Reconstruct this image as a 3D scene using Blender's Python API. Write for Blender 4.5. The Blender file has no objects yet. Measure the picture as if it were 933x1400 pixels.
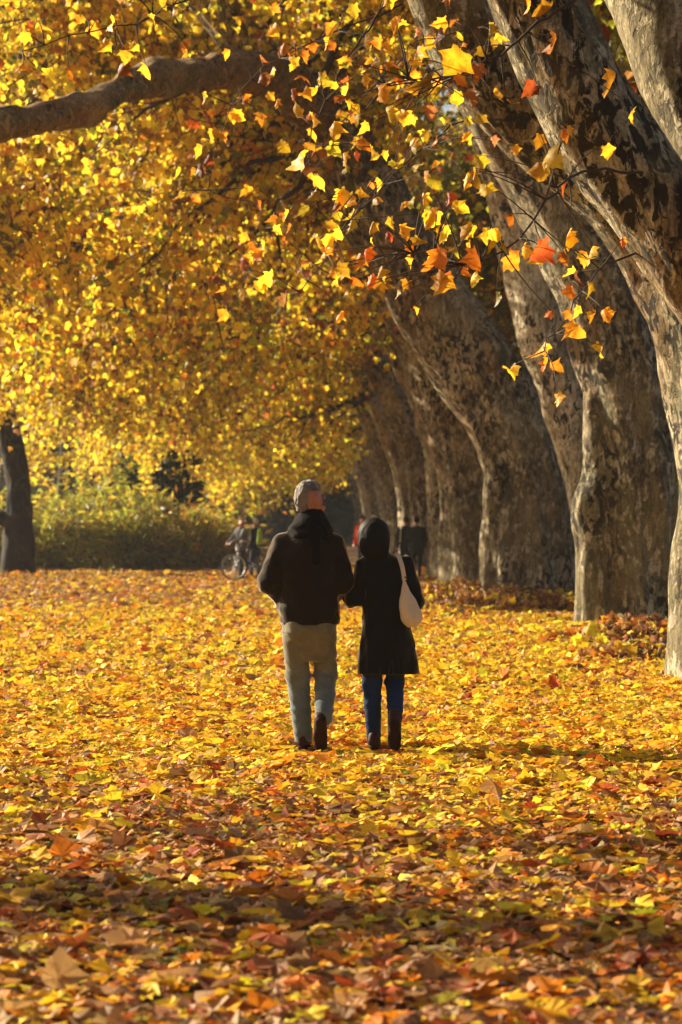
import bpy, math, random
import numpy as np
from mathutils import noise, Vector

random.seed(5)
rng = np.random.default_rng(11)
S = bpy.context.scene
COL = S.collection
F, CX, HY, CH = 4050.0, 466.5, 714.0, 1.55      # focal length and horizon of the photograph in its own pixels, eye height
D = 20.0                                        # metres to the couple


def at(x, y, Y):
    return np.array([(x - CX) * Y / F, Y, CH + (HY - y) * Y / F])


# ------------------------------------------------------------------ ground
MOUNDS = [(4.1, 41.0, 2.0, .16), (3.0, 53.5, 2.6, .22), (3.4, 56, 2.2, .20), (3.9, 28.4, 1.6, .10),
          (2.2, 49.5, 1.2, .12), (3.3, 38.0, 1.4, .10), (-1.4, 71, .9, .14)]


def gh(x, y):
    x = np.asarray(x, float); y = np.asarray(y, float)
    h = .018 * np.sin(x * 1.3 + .6 * y) + .016 * np.sin(.9 * y - 1.1 * x + 1) + .02 * np.sin(.35 * y + .5 * x)
    fade = np.clip((y - 5) / 20, .3, 1)
    h = h * fade
    for (mx, my, s, a) in MOUNDS:
        h = h + a * np.exp(-((x - mx) ** 2 + (y - my) ** 2) / (2 * (s * .55) ** 2))
    return h


# ------------------------------------------------------------------ helpers
def prop(o, label=None, cat=None, group=None, kind=None):
    for k, v in (('label', label), ('category', cat), ('group', group), ('kind', kind)):
        if v:
            o[k] = v
    return o


def empty(name, loc, label, cat, group=None):
    o = bpy.data.objects.new(name, None)
    COL.objects.link(o)
    o.location = [float(v) for v in loc]
    o.empty_display_size = .2
    return prop(o, label, cat, group)


def mesh_obj(name, V, faces, mats, parent=None, tint=None, midx=None, smooth=False, origin=None):
    """faces: list of int arrays (n,k). tint: (nfaces,3) colours per face."""
    V = np.asarray(V, np.float32)
    if origin is not None:
        V = V - np.asarray(origin, np.float32)
    faces = [np.asarray(f, np.int32) for f in faces if len(f)]
    tot = np.concatenate([np.full(len(f), f.shape[1], np.int32) for f in faces])
    flat = np.concatenate([f.ravel() for f in faces])
    start = np.concatenate([[0], np.cumsum(tot)[:-1]]).astype(np.int32)
    me = bpy.data.meshes.new(name)
    me.vertices.add(len(V)); me.vertices.foreach_set('co', V.ravel())
    me.loops.add(len(flat)); me.loops.foreach_set('vertex_index', flat)
    me.polygons.add(len(tot)); me.polygons.foreach_set('loop_start', start)
    if midx is not None:
        me.polygons.foreach_set('material_index', np.asarray(midx, np.int32))
    me.polygons.foreach_set('use_smooth', np.full(len(tot), bool(smooth)))
    me.update(calc_edges=True)
    if tint is not None:
        a = me.attributes.new('tint', 'FLOAT_COLOR', 'FACE')
        c = np.ones((len(tot), 4), np.float32); c[:, :3] = tint
        a.data.foreach_set('color', c.ravel())
    for m in (mats if isinstance(mats, (list, tuple)) else [mats]):
        me.materials.append(m)
    o = bpy.data.objects.new(name, me)
    COL.objects.link(o)
    if parent is not None:
        o.parent = parent
    return o


def copy_tree(o, parent=None):
    c = o.copy(); COL.objects.link(c)
    if parent is not None:
        c.parent = parent
    for ch in list(o.children):
        copy_tree(ch, c)
    return c


class Geo:
    def __init__(self):
        self.V = []; self.n = 0; self.T = []; self.Q = []

    def add(self, V, tris=None, quads=None):
        V = np.asarray(V, float).reshape(-1, 3)
        if tris is not None and len(tris): self.T.append(np.asarray(tris) + self.n)
        if quads is not None and len(quads): self.Q.append(np.asarray(quads) + self.n)
        self.V.append(V); self.n += len(V)

    def build(self, name, mat, parent=None, smooth=True, origin=None, **k):
        fs = []
        if self.T: fs.append(np.concatenate(self.T))
        if self.Q: fs.append(np.concatenate(self.Q))
        return mesh_obj(name, np.concatenate(self.V), fs, mat, parent, smooth=smooth, origin=origin, **k)


def unit(v):
    return v / np.maximum(np.linalg.norm(v, axis=-1, keepdims=True), 1e-9)


def catmull(P, n):
    P = np.asarray(P, float)
    m = len(P)
    Q = np.vstack([2 * P[0] - P[1], P, 2 * P[-1] - P[-2]])
    d = np.linalg.norm(np.diff(P[:, :3], axis=0), axis=1)
    cum = np.concatenate([[0], np.cumsum(d)])
    s = np.linspace(0, cum[-1], n)
    i = np.clip(np.searchsorted(cum, s, 'right') - 1, 0, m - 2)
    t = ((s - cum[i]) / np.maximum(d[i], 1e-9))[:, None]
    p0, p1, p2, p3 = Q[i], Q[i + 1], Q[i + 2], Q[i + 3]
    return .5 * (2 * p1 + (p2 - p0) * t + (2 * p0 - 5 * p1 + 4 * p2 - p3) * t * t + (3 * p1 - p0 - 3 * p2 + p3) * t ** 3), s


def frames(C):
    T = unit(np.gradient(C, axis=0))
    N = np.zeros_like(C)
    ref = np.array([1., 0, 0]) if abs(T[0, 0]) < .8 else np.array([0, 1., 0])
    n = unit(ref - T[0] * ref.dot(T[0])); N[0] = n
    for i in range(1, len(C)):
        n = n - T[i] * n.dot(T[i]); n = n / np.linalg.norm(n); N[i] = n
    return T, N, np.cross(T, N)


def sweep(geo, path, nl, nr, flutes=(), flare=0., flare_h=.8, lump=.11, fine=.016, seed=0, flute_decay=3.5, cap=True):
    """A trunk or limb: path rows are x, y, z, r. flutes: (angle, width, amount)."""
    C, s = catmull(path, nl)
    r = np.maximum(C[:, 3], .004); C = C[:, :3]
    T, N, B = frames(C)
    th = np.linspace(0, 2 * np.pi, nr, endpoint=False)
    R = np.repeat(r[:, None], nr, 1)
    k = np.zeros_like(R)
    for (a, w, amt) in flutes:
        da = np.angle(np.exp(1j * (th[None] + .07 * s[:, None] - a)))
        k += amt * np.exp(-(da / w) ** 2) * np.exp(-s / flute_decay)[:, None]
    if flare:
        k += (flare * np.exp(-s / flare_h))[:, None] * (1 + .55 * np.cos(th * 5 + seed)[None] + .3 * np.cos(th * 3 + 1.7 * seed))
    R = R * (1 + k)
    P0 = C[:, None] + R[..., None] * (np.cos(th)[None, :, None] * N[:, None] + np.sin(th)[None, :, None] * B[:, None])
    out = unit(P0 - C[:, None])
    r0 = max(float(np.median(r)), .05)
    off = Vector((seed * 3.1 % 50, seed * 7.7 % 50, seed * 5.3 % 50))
    flat = P0.reshape(-1, 3); dd = np.empty(len(flat)); rr = np.repeat(r, nr)
    ss = np.repeat(s, nr); ct = np.tile(np.cos(th), nl); st = np.tile(np.sin(th), nl)
    for i in range(len(flat)):
        c_, s_, z_ = ct[i], st[i], ss[i]
        dd[i] = lump * rr[i] * (1.6 * noise.noise(Vector((c_ * .9, s_ * .9, z_ * .42 / r0)) + off) + .9 * noise.noise(Vector((c_ * 2.4, s_ * 2.4, z_ * .75 / r0)) + off)) \
            + fine * (noise.noise(Vector((c_ * r0 * 11, s_ * r0 * 11, z_ * 2.0)) + off) + .5 * noise.noise(Vector((c_ * r0 * 26, s_ * r0 * 26, z_ * 6)) + off))
    flat = flat + out.reshape(-1, 3) * dd[:, None]
    i = np.arange(nl - 1)[:, None]; j = np.arange(nr)[None]
    q = np.stack([i * nr + j, i * nr + (j + 1) % nr, (i + 1) * nr + (j + 1) % nr, (i + 1) * nr + j], -1).reshape(-1, 4)
    if cap:
        flat = np.vstack([flat, C[-1:]]); jj = np.arange(nr); b = (nl - 1) * nr
        t = np.stack([b + jj, b + (jj + 1) % nr, np.full(nr, len(flat) - 1)], -1)
        geo.add(flat, tris=t, quads=q)
    else:
        geo.add(flat, quads=q)
    return C, r


def tube(geo, C, r, nr=6):
    C = np.asarray(C, float); r = np.broadcast_to(np.asarray(r, float), (len(C),))
    T, N, B = frames(C)
    th = np.linspace(0, 2 * np.pi, nr, endpoint=False)
    V = C[:, None] + r[:, None, None] * (np.cos(th)[None, :, None] * N[:, None] + np.sin(th)[None, :, None] * B[:, None])
    nl = len(C)
    i = np.arange(nl - 1)[:, None]; j = np.arange(nr)[None]
    q = np.stack([i * nr + j, i * nr + (j + 1) % nr, (i + 1) * nr + (j + 1) % nr, (i + 1) * nr + j], -1).reshape(-1, 4)
    jj = np.arange(nr); V = V.reshape(-1, 3); V = np.vstack([V, C[:1], C[-1:]])
    t = np.vstack([np.stack([(jj + 1) % nr, jj, np.full(nr, len(V) - 2)], -1),
                   np.stack([(nl - 1) * nr + jj, (nl - 1) * nr + (jj + 1) % nr, np.full(nr, len(V) - 1)], -1)])
    geo.add(V, tris=t, quads=q)


def twigs(geo, Pm, Rm):
    """Many thin three-sided twigs at once: Pm (n,k,3), Rm (n,k)."""
    n, k, _ = Pm.shape
    if n == 0: return
    T = unit(Pm[:, -1] - Pm[:, 0])
    ref = np.where(np.abs(T[:, 2:3]) < .8, np.array([[0, 0, 1.]]), np.array([[1., 0, 0]]))
    N = unit(np.cross(T, ref)); B = np.cross(T, N)
    V = []
    for a in range(3):
        c, s_ = math.cos(a * 2.0944), math.sin(a * 2.0944)
        V.append(Pm + Rm[..., None] * (c * N + s_ * B)[:, None])
    V = np.stack(V, 2)                                # n,k,3sides,3
    base = (np.arange(n) * k * 3)[:, None, None]
    i = np.arange(k - 1)[None, :, None]; j = np.arange(3)[None, None]
    q = np.stack([base + i * 3 + j, base + i * 3 + (j + 1) % 3, base + (i + 1) * 3 + (j + 1) % 3, base + (i + 1) * 3 + j], -1).reshape(-1, 4)
    geo.add(V.reshape(-1, 3), quads=q)


# ------------------------------------------------------------------ leaf shapes (stalk at the origin, tip at y = 1)
def maple(fold, droop, tw=0., sd=0):
    jr = np.random.default_rng(sd)
    half = [(.08, .02), (.36, -.03), (.34, .13), (.42, .22), (.62, .44), (.45, .46), (.35, .52), (.30, .68), (.16, .82)]
    pts = [(0, .06)] + half + [(0, 1.0)] + [(-x, y) for x, y in reversed(half)]
    pts = [(x + jr.normal(0, .035), y + jr.normal(0, .035)) for x, y in pts]
    pts.append((0, .36))
    V = np.array([(x, y, -fold * abs(x) - droop * (y - .3) ** 2 + tw * x * y + .07 * math.sin(9 * x + 4 * y + 7 * fold)) for x, y in pts])
    n = len(pts) - 1
    T = np.array([(i, (i + 1) % n, n) for i in range(n)])
    return V, T


def simple_leaf(fold, droop):
    pts = [(0, 0), (.42, .02), (.58, .45), (.30, .54), (0, 1), (-.30, .54), (-.58, .45), (-.42, .02)]
    V = np.array([(x, y, -fold * abs(x) - droop * (y - .3) ** 2) for x, y in pts])
    return V, np.array([(0, 1, 2), (0, 2, 3), (0, 3, 4), (0, 4, 5), (0, 5, 6), (0, 6, 7)])


def lance(fold):
    V = np.array([(0, 0, 0), (.11, .4, -fold * .1), (0, 1, -.15), (-.11, .4, -fold * .1)])
    return V, np.array([(0, 1, 2), (0, 2, 3)])


MAPLES = [maple(.25, .25, 0, 1), maple(.7, .6, .4, 2), maple(.1, .9, -.5, 3), maple(-.6, .3, .6, 4), maple(.9, .2, .2, 5), maple(-.2, -.7, -.3, 6)]
FLATS = [maple(.12, .12, 0, 11), maple(.28, .3, .15, 12), maple(-.22, .1, -.2, 13), maple(.4, -.3, .2, 14), maple(.05, .5, -.1, 15), maple(-.35, -.25, .3, 16)]


def curled(fold, droop, tw, sd):
    """A lobed leaf with an inner ring, so that it bends smoothly."""
    jr = np.random.default_rng(sd)
    half = [(.07, .02), (.22, -.05), (.40, -.02), (.35, .08), (.36, .16), (.50, .28), (.66, .44), (.52, .45), (.42, .50), (.36, .56), (.32, .70), (.17, .80)]
    pts = [(0, .05)] + half + [(0, 1.02)] + [(-x, y) for x, y in reversed(half)]
    out = np.array(pts) + jr.normal(0, .018, (len(pts), 2)); c = np.array((0, .36)); ring = c + (out - c) * .55
    P_ = np.vstack([out, ring, c[None]]); x, y = P_[:, 0], P_[:, 1]
    z = -fold * np.abs(x) ** 1.3 - droop * (y - .3) ** 2 + tw * x * y + .06 * np.sin(7 * x + 5 * y + sd) + .10 * fold * np.cos(9 * np.arctan2(x, y - .36)) * np.hypot(x, y - .36)
    n = len(pts); i_ = np.arange(n); k_ = (i_ + 1) % n
    T = np.vstack([np.stack([i_, k_, n + k_], 1), np.stack([i_, n + k_, n + i_], 1), np.stack([n + i_, n + k_, np.full(n, 2 * n)], 1)])
    return np.column_stack([P_, z]), T


CURLS = [curled(.35, .35, .1, 1), curled(.8, .6, .4, 2), curled(.15, .9, -.4, 3), curled(-.5, .4, .5, 4), curled(1.0, .3, -.2, 5), curled(.3, -.6, .2, 6)]
SIMPLES = [simple_leaf(.3, .3), simple_leaf(.7, .5)]
LANCES = [lance(.5)]


def leaf_cloud(pos, tip, nrm, size, tint, shapes, seed=1, width=None):
    r = np.random.default_rng(seed)
    tip = unit(tip); nrm = unit(nrm - tip * (nrm * tip).sum(1, keepdims=True)); X = np.cross(tip, nrm)
    which = r.integers(0, len(shapes), len(pos))
    wd = r.uniform(.75, 1.1, len(pos)) if width is None else width
    Vs, Ts, Cs, n0 = [], [], [], 0
    for w, (tv, tt) in enumerate(shapes):
        m = which == w
        if not m.any(): continue
        sz = size[m][:, None, None]
        V = pos[m][:, None] + sz * (tv[None, :, 0:1] * (X[m] * wd[m][:, None])[:, None] + tv[None, :, 1:2] * tip[m][:, None] + tv[None, :, 2:3] * nrm[m][:, None])
        k = len(tv); n = m.sum()
        Ts.append((tt[None] + (np.arange(n) * k)[:, None, None]).reshape(-1, 3) + n0)
        Cs.append(np.repeat(tint[m], len(tt), 0)); Vs.append(V.reshape(-1, 3)); n0 += n * k
    return np.concatenate(Vs), np.concatenate(Ts), np.concatenate(Cs)


YEL, GOLD, ORA, BRN, LIME, RUST, OLIVE, TAN = map(np.array, (
    (.86, .62, .045), (.80, .49, .03), (.64, .24, .02), (.26, .12, .04), (.50, .46, .035), (.36, .085, .02), (.20, .20, .03), (.46, .26, .11)))


def palette(n, weights, r, jit=.16):
    cs = np.array([YEL, GOLD, ORA, BRN, LIME, RUST, OLIVE, TAN])
    w = np.asarray(weights, float); w = w / w.sum()
    c = cs[r.choice(8, n, p=w)]
    return np.clip(c * (1 + jit * r.standard_normal((n, 1))) * (1 + .08 * r.standard_normal((n, 3))), .005, .9)


# ------------------------------------------------------------------ materials
class NT:
    def __init__(self, name):
        self.m = bpy.data.materials.new(name); self.m.use_nodes = True
        self.t = self.m.node_tree; self.t.nodes.clear()
        self.out = self.n('ShaderNodeOutputMaterial')

    def n(self, typ, **kw):
        nd = self.t.nodes.new(typ)
        for k, v in kw.items():
            if k.startswith('i_'):
                nd.inputs[k[2:].replace('_', ' ')].default_value = v
            else:
                setattr(nd, k, v)
        return nd

    def l(self, a, b):
        self.t.links.new(a, b)

    def coords(self, scale=(1, 1, 1)):
        g = self.n('ShaderNodeTexCoord'); mp = self.n('ShaderNodeMapping'); mp.inputs['Scale'].default_value = scale
        self.l(g.outputs['Object'], mp.inputs['Vector']); return mp.outputs[0]

    def noise(self, vec, scale, detail=4, rough=.6, dist=0.):
        t = self.n('ShaderNodeTexNoise'); t.inputs['Scale'].default_value = scale; t.inputs['Detail'].default_value = detail
        t.inputs['Roughness'].default_value = rough; t.inputs['Distortion'].default_value = dist
        self.l(vec, t.inputs['Vector']); return t.outputs['Fac']

    def ramp(self, fac, stops, interp='LINEAR'):
        r = self.n('ShaderNodeValToRGB'); cr = r.color_ramp; cr.interpolation = interp
        while len(cr.elements) < len(stops): cr.elements.new(.5)
        for e, (p, c) in zip(cr.elements, stops):
            e.position = p; e.color = (*c, 1) if len(c) == 3 else c
        self.l(fac, r.inputs[0]); return r.outputs[0]

    def mix(self, fac, a, b, blend='MIX'):
        m = self.n('ShaderNodeMix', data_type='RGBA', blend_type=blend)
        for v, i in ((fac, 0), (a, 6), (b, 7)):
            if hasattr(v, 'links'): self.l(v, m.inputs[i])
            else: m.inputs[i].default_value = v if i == 0 else (*v, 1)
        return m.outputs[2]

    def bump(self, h, strength, dist):
        b = self.n('ShaderNodeBump'); b.inputs['Strength'].default_value = strength; b.inputs['Distance'].default_value = dist
        self.l(h, b.inputs['Height']); return b.outputs[0]

    def bsdf(self, color, rough=.7, normal=None, spec=.3, **kw):
        p = self.n('ShaderNodeBsdfPrincipled')
        if hasattr(color, 'links'): self.l(color, p.inputs['Base Color'])
        else: p.inputs['Base Color'].default_value = (*color, 1)
        p.inputs['Roughness'].default_value = rough; p.inputs['Specular IOR Level'].default_value = spec
        for k, v in kw.items(): p.inputs[k].default_value = v
        if normal is not None: self.l(normal, p.inputs['Normal'])
        self.l(p.outputs[0], self.out.inputs[0]); return p


def leaf_mat(name, trans=.5, gain=1.25, rough=.5, spec=.35):
    t = NT(name)
    a = t.n('ShaderNodeAttribute', attribute_name='tint')
    f = t.noise(t.coords(), 22, 3)
    c = t.mix(1, a.outputs['Color'], t.ramp(f, [(.3, (.62, .5, .4)), (.5, (1, 1, 1)), (.75, (1.0, 1.0, 1.0))]), 'MULTIPLY')
    p = t.bsdf(c, rough, spec=spec)
    tr = t.n('ShaderNodeBsdfTranslucent'); g = t.mix(1, c, (gain, gain, gain * .9), 'MULTIPLY')
    t.l(g, tr.inputs[0])
    mx = t.n('ShaderNodeMixShader'); mx.inputs[0].default_value = trans
    t.l(p.outputs[0], mx.inputs[1]); t.l(tr.outputs[0], mx.inputs[2]); t.l(mx.outputs[0], t.out.inputs[0])
    return t.m


def bark_mat(name, base=(.20, .165, .095), pale=(.36, .30, .20), dark=(.028, .022, .014), rust=(.26, .11, .035), dk=.5, rs=.35):
    t = NT(name)
    v = t.coords((1, 1, .55)); v1 = t.coords()
    n1 = t.noise(v, 1.1, 5, .6, .4)
    c = t.ramp(n1, [(.3, tuple(x * .62 for x in base)), (.5, base), (.68, pale)])
    ol = t.noise(v, 2.3, 3)
    c = t.mix(t.ramp(ol, [(.5, (0, 0, 0)), (.66, (.7, .7, .7))]), c, (.105, .105, .05))
    ru = t.noise(v, .8, 3, .6, .6)
    c = t.mix(t.ramp(ru, [(.52, (0, 0, 0)), (.72, (rs * 2, rs * 2, rs * 2))]), c, rust)
    pl = t.noise(v, 6.5, 4, .6, .6)
    plf = t.ramp(pl, [(.54, (0, 0, 0)), (.58, (.8, .8, .8))])
    c = t.mix(plf, c, pale)
    d1 = t.noise(v, 11, 4, .62, .8)
    d1f = t.ramp(d1, [(dk, (0, 0, 0)), (dk + .05, (1, 1, 1))])
    big = t.noise(v1, .9, 2)
    bigf = t.ramp(big, [(.36, (.1, .1, .1)), (.56, (1, 1, 1))])
    d1m = t.mix(1, d1f, bigf, 'MULTIPLY')
    c = t.mix(d1m, c, dark)
    d2 = t.noise(t.coords((1, 1, .16)), 26, 4, .65)
    c = t.mix(t.ramp(d2, [(.36, (.7, .7, .7)), (.5, (0, 0, 0))]), c, tuple(x * 1.4 for x in dark))
    sp = t.noise(v1, 34, 2)
    c = t.mix(1, c, t.ramp(sp, [(.3, (.6, .6, .58)), (.7, (1.25, 1.22, 1.15))]), 'MULTIPLY')
    h = t.mix(.4, d2, d1f, 'MIX'); h = t.mix(.25, h, plf)
    t.bsdf(c, .85, t.bump(h, .7, .03), .2)
    return t.m


def hair_mat(name, c1, c2):
    t = NT(name); v = t.coords((1, 1, .35)); f = t.noise(v, 70, 4, .7); b = t.noise(t.coords(), 11, 3)
    c = t.mix(t.ramp(b, [(.38, (0, 0, 0)), (.62, (1, 1, 1))]), c1, c2); c = t.mix(1, c, t.ramp(f, [(.3, (.65, .65, .65)), (.7, (1.25, 1.25, 1.25))]), 'MULTIPLY')
    p = t.bsdf(c, .6, t.bump(f, .9, .008), .35); p.inputs['Sheen Weight'].default_value = .8; p.inputs['Sheen Roughness'].default_value = .35; return t.m


def cloth_mat(name, c, var=.25, scale=60, rough=.85, bump=.25, sheen=.0, fold=0):
    t = NT(name)
    v = t.coords()
    f = t.noise(v, scale, 4, .7)
    f2 = t.noise(v, 5, 3)
    lo = tuple(x * (1 - var) for x in c); hi = tuple(x * (1 + var) for x in c)
    cc = t.mix(.5, t.ramp(f, [(.3, lo), (.7, hi)]), t.ramp(f2, [(.3, lo), (.7, hi)]))
    p = t.bsdf(cc, rough, t.bump(f, bump, .004), .12)
    p.inputs['Sheen Weight'].default_value = sheen; p.inputs['Sheen Roughness'].default_value = .35; p.inputs['Sheen Tint'].default_value = (1, .85, .65, 1)
    return t.m


def flat_mat(name, c, rough=.5, metal=0.):
    t = NT(name)
    f = t.noise(t.coords(), 30, 3)
    p = t.bsdf(t.ramp(f, [(.3, tuple(x * .85 for x in c)), (.7, tuple(min(1, x * 1.1) for x in c))]), rough)
    p.inputs['Metallic'].default_value = metal
    return t.m


M = {}
M['leaf'] = leaf_mat('autumn_leaf', .58, 1.35)
M['litter'] = leaf_mat('fallen_leaf', .28, 1.1, .62, .22)
M['green'] = leaf_mat('shrub_leaf', .5, 1.2)
M['bark'] = bark_mat('plane_bark', base=(.22, .185, .10), pale=(.48, .42, .29), dk=.485)
M['bark_dark'] = bark_mat('plane_bark_dark', base=(.27, .215, .12), pale=(.58, .50, .35), dk=.49, rs=.35)
M['bark_pale'] = bark_mat('plane_bark_pale', base=(.42, .36, .24), pale=(.66, .58, .43), dk=.53, rs=.2)
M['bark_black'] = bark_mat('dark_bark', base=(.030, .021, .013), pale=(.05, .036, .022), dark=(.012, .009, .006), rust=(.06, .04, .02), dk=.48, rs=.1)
M['limb'] = bark_mat('limb_bark', base=(.23, .15, .07), pale=(.36, .25, .13), dk=.55, rs=.4)
M['twig'] = flat_mat('twig_bark', (.055, .036, .022), .85)
M['stem'] = flat_mat('shrub_stem', (.10, .075, .04), .85)


def ground_mat():
    t = NT('leaf_litter_ground')
    v = t.coords((1, 1, 1))
    vo = t.n('ShaderNodeTexVoronoi', feature='F1'); vo.inputs['Scale'].default_value = 11
    vo.inputs['Randomness'].default_value = 1
    w = t.noise(v, 6, 4); mv = t.mix(.12, v, t.n('ShaderNodeTexNoise').outputs['Color'])
    t.l(v, vo.inputs['Vector'])
    sep = t.n('ShaderNodeSeparateColor'); t.l(vo.outputs['Color'], sep.inputs[0])
    c = t.ramp(sep.outputs[0], [(0, (.05, .022, .01)), (.22, (.16, .06, .02)), (.4, (.30, .14, .04)), (.58, (.50, .24, .02)), (.75, (.68, .38, .02)), (.9, (.2, .1, .05)), (1, (.12, .05, .02))], 'CONSTANT')
    e = t.ramp(vo.outputs['Distance'], [(.25, (1, 1, 1)), (.62, (.28, .24, .2))])
    c = t.mix(1, c, e, 'MULTIPLY')
    big = t.ramp(t.noise(v, .5, 5), [(.35, (.55, .5, .45)), (.65, (1.1, 1.05, 1))])
    c = t.mix(1, c, big, 'MULTIPLY')
    t.bsdf(c, .8, t.bump(vo.outputs['Distance'], .9, .05), .25)
    return t.m


M['ground'] = ground_mat()

# ------------------------------------------------------------------ ground sheet
ys = np.concatenate([np.arange(-20, 4, 4), np.arange(4, 130, .5), np.arange(130, 300, 10), np.array([300, 500, 900, 2000, 4000])])
xs = np.concatenate([[-3000, -800, -300, -120, -60, -40], np.arange(-26, 18, .5), [18, 25, 40, 60, 120, 300, 800, 3000]])
GX, GY = np.meshgrid(xs, ys)
GZ = gh(GX, GY) - .012
GZ[GY > 200] = -.012
nx, ny = len(xs), len(ys)
i = np.arange(ny - 1)[:, None]; j = np.arange(nx - 1)[None]
q = np.stack([i * nx + j, i * nx + j + 1, (i + 1) * nx + j + 1, (i + 1) * nx + j], -1).reshape(-1, 4)
g = mesh_obj('ground', np.stack([GX, GY, GZ], -1).reshape(-1, 3), [q], M['ground'], smooth=True)
prop(g, 'leaf covered ground of the tree avenue', None, None, 'structure')


# ------------------------------------------------------------------ fallen leaves
def litter(n, y0, y1, k, size, seed, tilt=.24, tintfn=None, halfw=.13, pad=1.7):
    r = np.random.default_rng(seed)
    # spread evenly over the wedge of ground that the camera and its neighbours look at
    a = r.uniform(0, 1, n)
    y = np.sqrt(y0 ** 2 + a * (y1 ** 2 - y0 ** 2))
    x = r.uniform(-1, 1, n) * (y * halfw + pad)
    z = gh(x, y) + r.gamma(1.4, .014, n)
    nrm = np.stack([r.normal(0, tilt, n), r.normal(0, tilt, n), np.ones(n)], 1)
    up = r.uniform(0, 1, n) < .05
    nrm[up, 2] = .25
    ang = r.uniform(0, 2 * np.pi, n)
    tip = np.stack([np.cos(ang), np.sin(ang), np.zeros(n)], 1)
    pos = np.stack([x, y, z], 1)
    # fresh and old patches; browner near and far, shade put into leaf colour
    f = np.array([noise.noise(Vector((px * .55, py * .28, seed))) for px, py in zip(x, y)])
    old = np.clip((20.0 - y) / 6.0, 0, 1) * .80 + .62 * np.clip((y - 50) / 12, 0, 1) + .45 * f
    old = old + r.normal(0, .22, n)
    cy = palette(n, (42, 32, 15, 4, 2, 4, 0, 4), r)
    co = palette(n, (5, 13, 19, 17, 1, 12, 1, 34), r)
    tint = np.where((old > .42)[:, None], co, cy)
    sz = size * np.where(r.uniform(0, 1, n) < .12, r.uniform(1.2, 1.6, n), r.uniform(.4, 1.15, n))
    tip2 = unit(tip - unit(nrm) * (tip * unit(nrm)).sum(1, keepdims=True))
    pos = pos - tip2 * sz[:, None] * .4
    near = (np.abs(y - 19.75) < .45) & (np.abs(x - .05) < .62)
    pos[near, 2] = gh(pos[near, 0], pos[near, 1]) + .006; tip2[near, 2] *= .2; nrm[near] = nrm[near] * .3 + np.array([0, 0, 1.])
    tip2 = unit(tip2)
    pos[:, 2] = np.maximum(pos[:, 2], gh(pos[:, 0], pos[:, 1]) + .004)
    return leaf_cloud(pos, tip2, nrm, sz, tint, k, seed)


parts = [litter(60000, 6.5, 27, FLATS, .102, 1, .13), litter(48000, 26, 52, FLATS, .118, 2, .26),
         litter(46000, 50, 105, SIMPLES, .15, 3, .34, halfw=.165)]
V = []; T = []; C = []; n0 = 0
for v_, t_, c_ in parts:
    V.append(v_); T.append(t_ + n0); C.append(c_); n0 += len(v_)
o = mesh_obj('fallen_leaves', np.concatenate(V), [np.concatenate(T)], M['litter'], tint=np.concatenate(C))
prop(o, 'carpet of fallen yellow, orange and brown plane leaves', None, None, 'stuff')


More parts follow.
